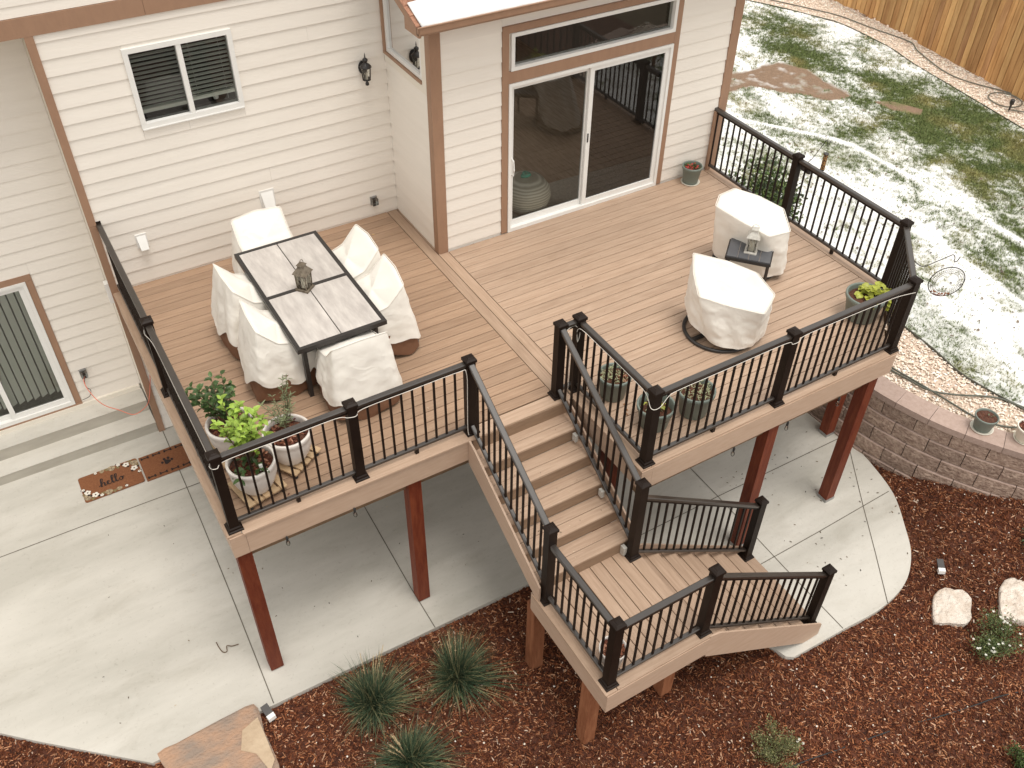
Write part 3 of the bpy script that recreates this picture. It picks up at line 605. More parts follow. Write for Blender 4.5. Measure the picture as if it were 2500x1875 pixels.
MB().box((2.15, .045, 2.055), (2.66, .092, 2.095)).box((2.68, .045, 2.075), (3.19, .092, 2.115)).build('blind_rail', 'blind', w1)
MB().tube([(3.10, .041, 2.74), (3.10, .041, 2.02)], .002, 4).tube([(2.78, .041, 2.74), (2.78, .041, 2.12)], .002, 4).build('blind_cord', 'white', w1)
MB().lathe([(.03, 0), (.035, .05), (.02, .09)], 10, (2.99, .17, 1.99)).build('bottle', 'white', w1)
# patio door of the lower level with vertical blinds
casing((.408, .487, -1.905, .10), (-1.18, .487, .102, .184), y=.578); MB().box((-1.2, .56, -1.93), (.49, .598, -1.907)).build('door_threshold', 'brown', house)
d2 = frame(MB(), -1.09, .406, -1.905, .10, .565, .68, .04, .06).build('sliding_door', 'white', house, label='white sliding door of the lower patio')
frame(MB(), -.36, .365, -1.843, .058, .588, .625, .06, .07).build('door_sash', 'white', d2); frame(MB(), -1.05, -.30, -1.843, .058, .632, .66, .06, .07).build('door_sash', 'white', d2)
pane(-.30, .305, -1.773, 0, .605, d2); pane(-.99, -.36, -1.773, 0, .645, d2)
for k in range(15):
    x = .29 - k * .094; a = R(32) if k < 8 else R(40)
    MB().add([(x - .044 * math.cos(a), .72 - .044 * math.sin(a), -1.73), (x + .044 * math.cos(a), .72 + .044 * math.sin(a), -1.73), (x + .044 * math.cos(a), .72 + .044 * math.sin(a), .08), (x - .044 * math.cos(a), .72 - .044 * math.sin(a), .08)], [(0, 1, 2, 3)]).build('blind_slat', 'blind', d2)
# rooms behind the glass
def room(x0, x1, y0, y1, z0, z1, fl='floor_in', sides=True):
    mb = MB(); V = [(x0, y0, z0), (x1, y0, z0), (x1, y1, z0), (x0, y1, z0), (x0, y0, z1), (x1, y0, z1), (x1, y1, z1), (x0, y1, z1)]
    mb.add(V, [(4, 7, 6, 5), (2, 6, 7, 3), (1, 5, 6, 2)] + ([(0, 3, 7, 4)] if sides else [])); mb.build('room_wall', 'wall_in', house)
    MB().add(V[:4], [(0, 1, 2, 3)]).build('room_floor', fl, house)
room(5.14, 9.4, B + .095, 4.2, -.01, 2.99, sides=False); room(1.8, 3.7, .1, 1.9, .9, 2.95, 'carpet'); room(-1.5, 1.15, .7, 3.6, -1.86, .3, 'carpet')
MB().add([(5.2, B + .12, -.004), (9.3, B + .12, -.004), (9.3, -.55, -.004), (5.2, -.35, -.004)], [(0, 1, 2, 3)]).build('rug', 'carpet', house)
MB().box((2.1, .1, 1.90), (3.24, .25, 1.925)).build('inner_sill', 'wall_in', house)
# roof over the bump-out
RX, EY, EZ, SL = 4.75, -1.56, 3.06, .41
roof = MB().add([(RX + .01, EY + .06, EZ - .01), (10.1, EY + .06, EZ - .01), (10.1, .0, EZ - .01 + SL * 1.5), (RX + .01, .0, EZ - .01 + SL * 1.5), (RX + .01, EY + .06, EZ - .05), (10.1, EY + .06, EZ - .05), (10.1, 0, EZ - .05 + SL * 1.5), (RX + .01, 0, EZ - .05 + SL * 1.5)],
                [(0, 1, 2, 3), (7, 6, 5, 4), (0, 4, 5, 1), (3, 2, 6, 7), (0, 3, 7, 4)]).build('roof', 'dark', house)
rr = random.Random(5)
for r in range(11):
    y0 = EY + .03 + r * .142; x = RX - .01 - rr.uniform(0, .2)
    while x < 10.05:
        w = rr.choice([.14, .2, .25, .31]); xa, xb = max(x, RX - .012), min(x + w, 10.1); lift = rr.choice([.004, .010])
        if xb - xa > .02:
            zz = lambda y: EZ + (y - EY - .06) * SL
            yb = y0 + .16; MB().add([(xa + .001, y0, zz(y0) + lift + .004), (xb - .001, y0, zz(y0) + lift + .004), (xb - .001, yb, zz(yb) + .001), (xa + .001, yb, zz(yb) + .001), (xa + .001, y0, zz(y0) - .004), (xb - .001, y0, zz(y0) - .004)],
                                      [(0, 1, 2, 3), (4, 5, 1, 0), (4, 0, 3), (5, 2, 1)]).build('shingle', 'shingle', roof)
        x += w
# rake board with its boxed return
rp = [(-1.55, 2.935), (-1.225, 2.93), (-1.225, 3.06), (0, 3.06 + .50), (0, 3.06 + .62), (-1.50, 3.055), (-1.55, 3.035)]
n = len(rp); MB().add([(RX, y, z) for y, z in rp] + [(RX + .03, y, z) for y, z in rp], [tuple(range(n)), tuple(range(2 * n - 1, n - 1, -1))] + [(i, i + n, (i + 1) % n + n, (i + 1) % n) for i in range(n)]).build('rake_board', 'brown', house)
MB().box((RX + .03, -1.49, 2.932), (10.1, B - .03, 2.945)).box((RX + .03, -1.225, 2.932), (5.01, B - .0, 2.95)).build('soffit', 'brown', house)
MB().box((RX + .032, -1.50, 2.93), (10.1, -1.475, 3.04)).build('fascia_board', 'brown', house)
gp = [(-1.50, 3.045), (-1.50, 2.965), (-1.555, 2.955), (-1.585, 2.985), (-1.59, 3.045), (-1.60, 3.055), (-1.60, 3.062), (-1.578, 3.062), (-1.575, 2.99), (-1.55, 2.972), (-1.508, 2.975), (-1.508, 3.045)]
n = len(gp); MB().add([(RX, y, z) for y, z in gp] + [(10.1, y, z) for y, z in gp], [tuple(range(n)), tuple(range(2 * n - 1, n - 1, -1))] + [(i, i + n, (i + 1) % n + n, (i + 1) % n) for i in range(n)]).build('gutter', 'brown', house)
# strip of snow over the eave and gutter
mb = MB(); N = 90; rows = []
for i in range(N + 1):
    x = RX + .035 + (10.05 - RX) * i / N; b = .012 * math.sin(i * 1.3) + rr.uniform(-.006, .006); t_ = -1.245 + .025 * math.sin(i * .37) + rr.uniform(-.008, .008)
    rows.append([(x, -1.572 + b * .3, 3.05), (x, -1.574 + b * .3, 3.082), (x, -1.545, 3.095), (x, -1.4, EZ + .10 * SL + .045), (x, t_ - .02, EZ + .29 * SL + .026), (x, t_, EZ + .31 * SL + .004)])
for i in range(N + 1): mb.add(rows[i], [])
mb.f = [(i * 6 + k, (i + 1) * 6 + k, (i + 1) * 6 + k + 1, i * 6 + k + 1) for i in range(N) for k in range(5)] + [(0, 1, 2, 3, 4, 5)]; mb.m = [0] * len(mb.f)
mb.build('snow_strip', 'snow', smooth=True, kind='stuff', label='band of melting snow along the eave of the shingled roof', category='snow')
# wall fittings
def outlet(x, y, z, body=True, axis='x'):
    o = MB().box((x - .045, y - .018, z - .06), (x + .045, y + .004, z + .06)).build('outlet_cover', 'galv', house)
    MB().box((x - .04, y - .075, z - .045), (x + .04, y - .02, z + .045)).build('outlet_lid', 'clear', o); MB().box((x - .018, y - .03, z - .035), (x + .018, y - .019, z + .035)).build('socket', 'blackmetal', o)
outlet(4.69, -.016, .24); outlet(.635, .585, -1.46)
def hood(x, z, w, h):
    MB().add([(x - w / 2, -.018, z + h / 2), (x + w / 2, -.018, z + h / 2), (x - w * .42, -.10, z - h / 2), (x + w * .42, -.10, z - h / 2), (x - w / 2, -.018, z - h / 2), (x + w / 2, -.018, z - h / 2)], [(0, 2, 3, 1), (0, 4, 2), (1, 3, 5), (2, 4, 5, 3)]).box((x - w * .62, -.02, z - h * .55), (x + w * .62, -.0, z + h * .62)).build('vent_hood', 'white', house)
hood(1.755, .575, .105, .155); hood(3.31, .68, .15, .20)
# lower steps
st = thing('patio_steps', 'two wide poured concrete steps below the lower sliding door', 'steps', (-3, .3, -2.35))
MB().box((-9, .002, -2.42), (1.245, .55, -2.18)).build('step', 'concrete_shade_wet', st); MB().box((-9, .283, -2.178), (1.245, .552, -2.0)).build('step', 'concrete_shade_wet', st)
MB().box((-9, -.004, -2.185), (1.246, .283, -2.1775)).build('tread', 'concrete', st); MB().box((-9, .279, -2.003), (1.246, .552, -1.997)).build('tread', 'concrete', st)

# wall lantern beside the bump-out
wlt = thing('wall_lantern', 'dark bronze coach lantern mounted on the cream siding', 'wall lantern', (4.72, 0, 2.05))
cx, cy = 4.72, -.115
MB().lathe([(.0, 0), (.055, 0), (.055, .012), (.03, .02)], 14, (0, 0, 0)).build('backplate', 'blackmetal', wlt, loc=(0, 0, 0))
bp_ = COL.objects[-1]; bp_.rotation_euler = (R(90), 0, 0); bp_.location = (0, -.012, 0); bp_.scale = (1, 1.5, 1)
MB().tube([(cx, -.02, 2.02), (cx, -.06, 1.93), (cx, cy, 1.935)], .009, 6).build('arm', 'blackmetal', wlt)
MB().lathe([(.006, .0), (.022, .01), (.022, .035), (.010, .05), (.012, .06), (.045, .07), (.05, .075)], 12, (cx, cy, 1.86)).build('base', 'blackmetal', wlt, smooth=True)
cg = MB()
for k in range(6):
    a = k * math.pi / 3; cg.tube([(cx + .048 * math.cos(a), cy + .048 * math.sin(a), 1.935), (cx + .06 * math.cos(a), cy + .06 * math.sin(a), 2.085)], .0045, 4)
cg.build('cage', 'blackmetal', wlt)
MB().lathe([(.046, 0), (.057, .145)], 6, (cx, cy, 1.938), cap=False).build('lantern_glass', 'clear', wlt)
MB().lathe([(.016, 0), (.016, .08)], 8, (cx, cy, 1.94)).build('candle', 'candle', wlt)
MB().lathe([(.068, 0), (.07, .01), (.045, .04), (.022, .055), (.02, .065), (.032, .085), (.032, .10), (.014, .115), (.006, .125), (.008, .135), (.003, .17), (.001, .18)], 12, (cx, cy, 2.085)).build('lantern_cap', 'blackmetal', wlt, smooth=True)

# things seen inside the sliding door
pf = thing('striped_pouf', 'round striped cream pouf on the carpet inside the sliding door', 'pouf', (6.56, -.82, 0))
mb = MB(); N = 40; prof = [(.05, .02), (.22, .01), (.30, .08), (.33, .2), (.31, .32), (.25, .41), (.14, .455), (.03, .46)]
for j, (r, z) in enumerate(prof): mb.v += [(6.56 + r * (1 + .03 * math.sin(3 * a + j)) * math.cos(a), -.82 + r * (1 + .02 * math.sin(5 * a)) * math.sin(a), z) for a in [2 * math.pi * i / N for i in range(N)]]
mb.f = [(k * N + i, k * N + (i + 1) % N, (k + 1) * N + (i + 1) % N, (k + 1) * N + i) for k in range(7) for i in range(N)] + [tuple(range(7 * N, 8 * N))]; mb.m = [0] * len(mb.f); mb.c = [(1, 1, 1)] * len(mb.v)
pm = bpy.data.materials.new('striped_cloth'); pm.use_nodes = True; nn = pm.node_tree.nodes; ll = pm.node_tree.links
wv = nn.new('ShaderNodeTexWave'); wv.inputs['Scale'].default_value = 9; wv.bands_direction = 'Z'; wv.inputs['Distortion'].default_value = 1.2; tcn = nn.new('ShaderNodeTexCoord'); rp_ = nn.new('ShaderNodeValToRGB')
rp_.color_ramp.elements[0].color = (.42, .40, .33, 1); rp_.color_ramp.elements[1].color = (.72, .70, .62, 1); ll.new(tcn.outputs['Object'], wv.inputs[0]); ll.new(wv.outputs[0], rp_.inputs[0]); ll.new(rp_.outputs[0], nn['Principled BSDF'].inputs[0]); M['stripe'] = pm
mb.build('pouf_body', 'stripe', pf, smooth=True)
M['teal'] = mat('teal_cloth', (.08, .42, .32), rough=.8)
mb = MB(); mb.tube(catmull([(6.50, -.80, .475), (6.54, -.86, .50), (6.60, -.82, .485), (6.56, -.77, .49), (6.52, -.82, .5)], 4), .028, 6); mb.build('dog_toy', 'teal', smooth=True, label='small teal toy lying on top of the striped pouf', category='toy')
sf = thing('sofa', 'grey sofa arm just visible inside the left edge of the sliding door', 'sofa', (5.8, .0, 0))
MB().cbox((5.35, -.35, .05), (6.27, 1.4, .42), .04).build('seat', 'sofa', sf); MB().cbox((5.35, -.5, .05), (6.25, -.34, .62), .06).build('armrest', 'sofa', sf)
# ---------------------------------------------------------------- deck
deck = thing('deck', 'raised composite deck with bronze railings on stained posts', 'deck', (5, -2.5, -2.4))
T = .025
rd = random.Random(9)
def bx(x0, x1, y0, y1, z=0.0, par=None, name='deck_board', poly=None, t=T):
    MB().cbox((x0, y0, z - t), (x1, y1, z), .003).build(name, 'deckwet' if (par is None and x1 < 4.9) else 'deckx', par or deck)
def by(x0, x1, y0, y1, z=0.0, par=None, name='deck_board', t=T):
    MB().cbox((x0, y0, z - t), (x1, y1, z), .003).build(name, 'decky', par or deck)
g = .0075; BW = .1375
# left bay: picture frame and field
by(1.262, 1.40 - g, -4.272, -.003); bx(1.40, 4.873 - g, -.137, -.003); bx(1.40, 5.03, -4.30, -4.135 - g)
y = -.137 - g
while y > -4.13:
    y0 = max(y - BW + g, -4.135); bx(1.40, 4.873 - g, y0, y); y -= BW
# divider
by(4.873, 5.012 - g, -4.135, -.003); by(5.012, 5.15 - g, -5.51, B - .03); by(5.012, 5.033, B - .03, -.003)
# right bay
def clipx(yb):   # chamfered corner
    return min(9.45, 8.62 + (yb + 5.51) * 1.0 + .0)
y = B - .027; first = True
while y > -5.36:
    y0 = max(y - BW + g, -5.37 + g); xr = 9.312 - g
    lim = 8.62 + (y0 + 5.51) - .19
    if lim < xr:
        l2 = 8.62 + (y + 5.51) - .19; l1 = lim; l1 = min(l1, xr); l2 = min(l2, xr)
        MB().prism([(5.15, y0), (l1, y0), (l2, y), (5.15, y)], -T, 0).build('deck_board', 'deckx', deck)
    else: bx(5.15, xr, y0, y)
    y -= BW
MB().prism([(5.15, -5.51), (8.62, -5.51), (8.563, -5.372), (5.15, -5.372)], -T, 0).build('deck_board', 'deckx', deck)
MB().prism([(9.312, B - .03), (9.312, -4.76), (9.45, -4.70), (9.45, B - .03)][::-1], -T, -.0).build('deck_board', 'decky', deck)
MB().prism([(8.565, -5.372), (8.624, -5.51), (9.45, -4.704), (9.312, -4.764), (9.31, -4.627)][:3] + [(9.312, -4.762)], -T, 0).build('deck_board', 'deckx', deck)
# fascia boards
FB = -.30
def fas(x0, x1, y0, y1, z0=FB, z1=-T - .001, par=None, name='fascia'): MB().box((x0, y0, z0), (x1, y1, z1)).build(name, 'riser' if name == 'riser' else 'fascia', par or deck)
fas(1.275, 1.297, -4.262, -.01); fas(1.275, 1.42, -4.284, -4.262); fas(1.423, 4.98, -4.281, -4.259); fas(5.026, 5.048, -5.497, -4.285); fas(5.026, 5.17, -5.519, -5.497) if False else fas(5.026, 5.16, -5.50 - .018, -5.498)
fas(5.163, 8.60, -5.517, -5.497); fas(9.43, 9.45, -4.70, B - .03)
MB().prism([(8.603, -5.517), (8.618, -5.505), (9.449, -4.704), (9.43, -4.702), (8.59, -5.497)], FB, -T - .001).build('fascia', 'fascia', deck)
# structure below
mb = MB()
for x in np.arange(1.5, 4.9, .41): mb.box((x, -4.25, -.27), (x + .04, -.02, -T - .004))
for x in np.arange(5.1, 9.35, .41): mb.box((x, max(-5.47, -5.47 + max(0, x - 8.6)), -.27), (x + .04, B - .03, -T - .004))
mb.build('joists', 'joist', deck, kind='stuff')
mb = MB().box((1.3, -4.15, -.50), (4.95, -4.06, -.275)).box((5.1, -5.40, -.50), (8.6, -5.31, -.275)); mb.v = mb.v; mb.build('beam', 'joist', deck)
def column(x0, y0, ztop, zb=None, par=None, w=.142, shoe=True):
    zb = G(x0, y0) if zb is None else zb
    o = MB().box((x0, y0, zb + .02), (x0 + w, y0 + w, ztop)).build('support_post', 'redwood' if par is None else 'landpost', par or deck)
    if shoe: MB().box((x0 - .006, y0 - .006, zb + .001), (x0 + w + .006, y0 + w + .006, zb + .045)).build('post_base', 'galv', o)
column(1.299, -4.232, FB + .0, shoe=False); column(3.085, -4.232 + .0, -.27, shoe=False); column(6.82, -5.475, -.27); column(8.34, -5.475, -.27); column(9.21, -4.61, -.27); column(5.10, -4.9, -.27, shoe=False)
# railings
bal_me = None
def baluster(par, x, y, z, h):
    global bal_me
    if bal_me is None:
        o = MB().box((-.0095, -.0095, 0), (.0095, .0095, 1)).build('baluster', 'rail', None, loc=(0, 0, 0)); bal_me = o.data; bpy.data.objects.remove(o)
    o = link(bal_me, 'baluster', par, (x, y, z)); o.scale = (1, 1, h); return o
def rpost(par, x, y, z, h=1.0, skirt=True):
    w = .046
    o = MB().box((x - w, y - w, z + .001), (x + w, y + w, z + h - .05)).build('rail_post', 'rail', par)
    MB().box((x - .057, y - .057, z + h - .052), (x + .057, y + .057, z + h - .022)).add([(x + a * q, y + b * q, z + h - dz) for q, dz in ((.057, .0215), (.036, .008), (.026, .006), (.018, 0)) for a, b in ((-1, -1), (1, -1), (1, 1), (-1, 1))],
        [(k * 4 + i, k * 4 + (i + 1) % 4, k * 4 + 4 + (i + 1) % 4, k * 4 + 4 + i) for k in range(3) for i in range(4)] + [(12, 13, 14, 15)]).build('post_cap', 'rail', o)
    if skirt: MB().add([(x + a * q, y + b * q, z + dz) for q, dz in ((.072, .0), (.072, .016), (.060, .022), (.058, .042), (.0475, .052)) for a, b in ((-1, -1), (1, -1), (1, 1), (-1, 1))],
        [(k * 4 + i, k * 4 + (i + 1) % 4, k * 4 + 4 + (i + 1) % 4, k * 4 + 4 + i) for k in range(4) for i in range(4)]).build('post_skirt', 'rail', o)
def railing(par, p, q, zt0, zt1, zb0, zb1, inset=.046, foot=True, e1=None):
    """p,q post centres (x,y); zt/zb heights of top and bottom rail at each end"""
    p = Vector((*p, 0)); q = Vector((*q, 0)); d = (q - p).normalized(); Ln = (q - p).length
    i1 = inset if e1 is None else e1
    a = p + d * inset; b = q - d * i1
    z = lambda s, u, v: u + (v - u) * s / Ln
    ta, tb = z(inset, zt0, zt1), z(Ln - i1, zt0, zt1); ba, bb = z(inset, zb0, zb1), z(Ln - i1, zb0, zb1)
    o = MB().bar((a.x, a.y, ta - .034), (b.x, b.y, tb - .034), .042, .034, bevel=False).build('railing', 'rail', par)
    MB().bar((a.x, a.y, ta), (b.x, b.y, tb), .062, .036).build('top_rail', 'rail_sheen', o); MB().bar((a.x, a.y, ba), (b.x, b.y, bb), .042, .034).build('bottom_rail', 'rail_sheen', o)
    n = max(1, round((Ln - inset - i1) / .112)); st_ = (Ln - inset - i1) / n
    for k in range(1, n):
        s = inset + st_ * k; c = p + d * s; baluster(o, c.x, c.y, z(s, zb0, zb1) + .01, z(s, zt0, zt1) - z(s, zb0, zb1) - .045)
    if foot and Ln > 1.2:
        c = p + d * Ln / 2; zz = z(Ln / 2, zb0, zb1); MB().box((c.x - .018, c.y - .018, zz - .016 - foot * 1.0 if foot is not True else 0.001), (c.x + .018, c.y + .018, zz - .016)).build('rail_foot', 'rail', o)
    return o
RT, RB = .925, .085
xl, yf = 1.355, -4.185
PP = dict(P0=(xl, -2.075), P1=(xl, yf), P2=(2.612, yf), P3=(3.84, yf), P4=(4.89, yf + .01), P5=(5.12, yf + .01), P6=(5.12, -5.435), P7=(6.834, -5.435), P8=(8.568, -5.435), P9=(9.372, -4.60), P10=(9.372, -2.83))
for k, v in PP.items(): rpost(deck, *v, 0)
MB().box((xl - .03, -.02, .86), (xl + .03, -.001, .97)).build('rail_bracket', 'rail', deck)
railing(deck, (xl, 0), PP['P0'], RT, RT, RB, RB, .02, e1=.046); railing(deck, PP['P0'], PP['P1'], RT, RT, RB, RB); railing(deck, PP['P1'], PP['P2'], RT, RT, RB, RB); railing(deck, PP['P2'], PP['P3'], RT, RT, RB, RB)
railing(deck, PP['P4'], PP['P5'], RT, RT, RB, RB, foot=False); railing(deck, PP['P5'], PP['P6'], RT, RT, RB, RB); railing(deck, PP['P6'], PP['P7'], RT, RT, RB, RB); railing(deck, PP['P7'], PP['P8'], RT, RT, RB, RB)
railing(deck, PP['P8'], PP['P9'], RT, RT, RB, RB, foot=False); railing(deck, PP['P9'], PP['P10'], RT, RT, RB, RB); railing(deck, PP['P10'], (9.372, -1.21), RT, RT, RB, RB, e1=-.04)
MB().box((9.33, B - .065, .0), (9.395, B - .025, .90)).build('rail_end_post', 'brown', deck)

# ---------------------------------------------------------------- staircase
stair = thing('staircase', 'composite staircase with landing that turns right down to the patio', 'staircase', (4.4, -5.6, -2.45))
LZ = -1.05
sx0, sx1 = 3.775, 4.945
fas(3.80, 4.945, -4.305, -4.285, -.175 + .0, -T - .002, stair, 'riser')
for k in range(1, 6):
    z = -.175 * k; yn = -4.285 - .265 * k
    bx(sx0, sx1, yn, yn + .133, z, stair, 'tread_board'); bx(sx0, sx1, yn + .138, yn + .268, z, stair, 'tread_board')
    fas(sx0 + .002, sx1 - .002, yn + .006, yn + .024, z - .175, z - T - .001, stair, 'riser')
def stringer(x0, x1):
    ys = [-4.282, -5.62, -5.68, -5.68, -4.282]; zs = [.012, -.875 + .10, -.84, LZ + .002, -.31]
    P = [(-4.286, .0), (-4.40, -.045), (-5.63, -.79), (-5.69, -.83), (-5.69, LZ + .002), (-5.62, LZ + .002), (-4.286, -.34)]
    n = len(P); MB().add([(x0, y, z) for y, z in P] + [(x1, y, z) for y, z in P], [tuple(range(n)), tuple(range(2 * n - 1, n - 1, -1))] + [(i, i + n, (i + 1) % n + n, (i + 1) % n) for i in range(n)]).build('stringer', 'fascia', stair)
stringer(3.752, 3.773); stringer(4.947, 4.966)
# landing
by(3.742, 3.88 - g, -6.868, -5.585, LZ, stair); bx(3.88, 4.99, -6.868, -6.735 - g, LZ, stair)
x = 3.88
while x < 4.95:
    x1 = min(x + BW - g, 4.985); by(x, x1, -6.735, -5.585 if x > 3.9 else -5.585, LZ, stair); x += BW
fas(3.755, 3.775, -6.857, -5.565, LZ - .30, LZ - T - .001, stair); fas(3.757, 3.90, -6.877 + .0, -6.858, LZ - .30, LZ - T - .001, stair); fas(3.903, 4.97, -6.874, -6.856, LZ - .30, LZ - T - .001, stair); fas(3.757, 4.97, -5.563, -5.545, LZ - .30, LZ - T - .001, stair); fas(4.965, 4.984, -6.855, -5.57, LZ - .185, LZ - T - .001, stair, 'riser')
# lower flight
for k in range(1, 8):
    z = LZ - .178 * k; xn = 4.985 + .262 * k
    by(xn - .131, xn, -6.852, -5.63, z, stair, 'tread_board'); by(xn - .266, xn - .136, -6.852, -5.63, z, stair, 'tread_board')
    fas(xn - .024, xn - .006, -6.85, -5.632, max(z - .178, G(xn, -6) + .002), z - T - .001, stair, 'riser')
P = [(4.972, LZ + .002), (5.10, LZ - .03), (6.80, LZ - 1.19), (6.83, LZ - 1.22), (6.83, -2.462), (6.70, -2.475), (6.60, -2.47), (4.972, LZ - .345)]
for (y0, y1) in ((-6.872, -6.853), (-5.628, -5.609)):
    n = len(P); MB().add([(x, y0, z) for x, z in P] + [(x, y1, z) for x, z in P], [tuple(range(n)), tuple(range(2 * n - 1, n - 1, -1))] + [(i, i + n, (i + 1) % n + n, (i + 1) % n) for i in range(n)]).build('stringer', 'fascia', stair)
column(3.775, -5.60, LZ - .29, mulch_z(np.array(3.75), np.array(-5.43)).item() - .05, stair, shoe=False); column(3.785, -6.60, LZ - .29, -2.56, stair, shoe=False); column(4.815, -6.57, LZ - .29, -2.56, stair, shoe=False); column(4.815, -5.75, LZ - .29, -2.5, stair, shoe=False)
Q = dict(P12=(3.84, -5.70), P13=(3.84, -6.77), P14=(4.94, -6.77), P15=(6.735, -6.77), P16=(4.89, -5.70), P17=(6.74, -5.70))
rpost(stair, *Q['P12'], LZ, 1.13); rpost(stair, *Q['P13'], LZ, 1.0); rpost(stair, *Q['P14'], LZ, 1.0); rpost(stair, *Q['P16'], LZ, 1.15)
zb = LZ - .178 * 7
rpost(stair, *Q['P15'], zb, 1.02); rpost(stair, *Q['P17'], zb, 1.05)
railing(stair, PP['P3'], Q['P12'], .95, .0, .13, -.87, foot=False); railing(stair, PP['P4'], Q['P16'], .95, .0, .13, -.87, foot=False)
railing(stair, Q['P12'], Q['P13'], LZ + .89, LZ + .89, LZ + .08, LZ + .08, foot=False); railing(stair, Q['P13'], Q['P14'], LZ + .89, LZ + .89, LZ + .08, LZ + .08, foot=False)
railing(stair, Q['P14'], Q['P15'], -.165, -1.385, -.985, -2.18, foot=False); railing(stair, Q['P16'], Q['P17'], -.12, -1.36, -.97, -2.165, foot=False)
sg = 'small stair lights fixed at the side of the steps'
for i, (y, z) in enumerate(((-4.60, -.30), (-5.13, -.66))):
    MB().box((4.845, y - .03, z), (4.88, y + .03, z + .09)).build('stair_light', 'silverpaint', label=['small grey stair light beside the second tread from the top', 'small grey stair light beside the fourth tread from the top'][i], category='light', group=sg)
MB().box((4.80, -5.67, LZ + .01), (4.84, -5.61, LZ + .13)).build('stair_light', 'silverpaint', label='small grey stair light at the bottom step beside the landing post', category='light', group=sg)
# ---------------------------------------------------------------- covers
def resample(P, n, smooth):
    P = [Vector(p) for p in P]
    if smooth: P = catmull(P, 12, True)
    L = [0]; Q = P + [P[0]]
    for a, b in zip(Q[:-1], Q[1:]): L.append(L[-1] + (b - a).length)
    return P, Q, L
def ring(P, n, smooth):
    """n points per control segment so that both outlines keep their correspondence"""
    P = [Vector(p) for p in P]; N = len(P); k = n // N; out = []
    if smooth: return catmull(P, k, True)
    for i in range(N):
        for j in range(k): out.append(P[i].lerp(P[(i + 1) % N], j / k))
    for _ in range(1):
        out = [(out[i - 1] + out[i] * 2 + out[(i + 1) % len(out)]) / 4 for i in range(len(out))]
    return out
def draped(top, hem, seed, n=96, lv=22, amp=.02, crown=.0, wr=.012, t0=0., t1=1., inset=0., hemwave=0., toponly=False, smoothtop=False, hemfold=1.0):
    T_ = ring(top, n, smoothtop); H_ = ring(hem, n, True); n = len(T_); rg = random.Random(seed)
    c = sum(T_, Vector()) / n; c.z += crown
    if smoothtop is False: pass
    folds = [(rg.randint(3, 13), rg.uniform(0, 6.28), rg.uniform(.3, 1)) for _ in range(6)]
    waves = [(rg.randint(3, 9), rg.uniform(0, 6.28)) for _ in range(3)]
    vs = []; fs = []; rows = 0
    cc = Vector((sum(p.x for p in H_) / n, sum(p.y for p in H_) / n, 0))
    def nrm(p): d = Vector((p.x - cc.x, p.y - cc.y, 0)); return d.normalized() if d.length > 1e-6 else Vector((1, 0, 0))
    for k in range(lv + 1):
        t = k / lv; t = t0 + (t1 - t0) * t
        for i in range(n):
            a = i / n * 2 * math.pi; tt = t
            hw = sum(math.sin(m * a + ph) for m, ph in waves) / 3 * hemwave
            tt = t + hw * (t - t0) / max(t1 - t0, .01)
            p = T_[i].lerp(H_[i], min(tt, 1.2)); o = nrm(p)
            f = sum(w * abs(math.sin(m * a / 2 + ph + .5 * t)) for m, ph, w in folds) / 6 - .32
            w_ = wr * (2 * float(vnoise(np.array(i / n * 26.), np.array(t * 7. + i / n * 9), seed)) - 1) + wr * .7 * (2 * float(vnoise(np.array(i / n * 60.), np.array(t * 13. - i / n * 20), seed + 5)) - 1)
            ez = .012 * math.exp(-t * 20) * -1 if t0 == 0 else 0
            p = p + o * (amp * f * min(t * 1.6, 1) * hemfold + w_ * min(1, t * 4 + .1) + ez - inset)
            vs.append(p)
    rows = lv + 1
    fs = [(r * n + i, (r + 1) * n + i, (r + 1) * n + (i + 1) % n, r * n + (i + 1) % n) for r in range(lv) for i in range(n)]
    if t0 == 0:
        prev = 0; K = 9
        for k in range(1, K):
            u = k / K; base = len(vs)
            for i in range(n):
                p = vs[i].lerp(c, u); bulge = -.018 * math.sin(u * math.pi) + .004 * (float(vnoise(np.array(p.x * 7), np.array(p.y * 7), seed + 2)) - .5) * 2
                vs.append(Vector((p.x, p.y, p.z + bulge)))
            fs += [(base + i, prev + i, prev + (i + 1) % n, base + (i + 1) % n) for i in range(n)]; prev = base
        vs.append(c + Vector((0, 0, -.004))); m = len(vs) - 1; fs += [(m, prev + i, prev + (i + 1) % n) for i in range(n)]
    mb = MB(); mb.add(vs, fs); return mb
def seam(par, top, n, seed, down, hem):
    mb = MB(); T_ = ring(top, n, False); H_ = ring(hem, n, True); m = len(T_)
    mb.tube([p + Vector((0, 0, -.001)) for p in T_], .0045, 5, closed=True)
    mb.build('seam', 'canvas', par, smooth=True)
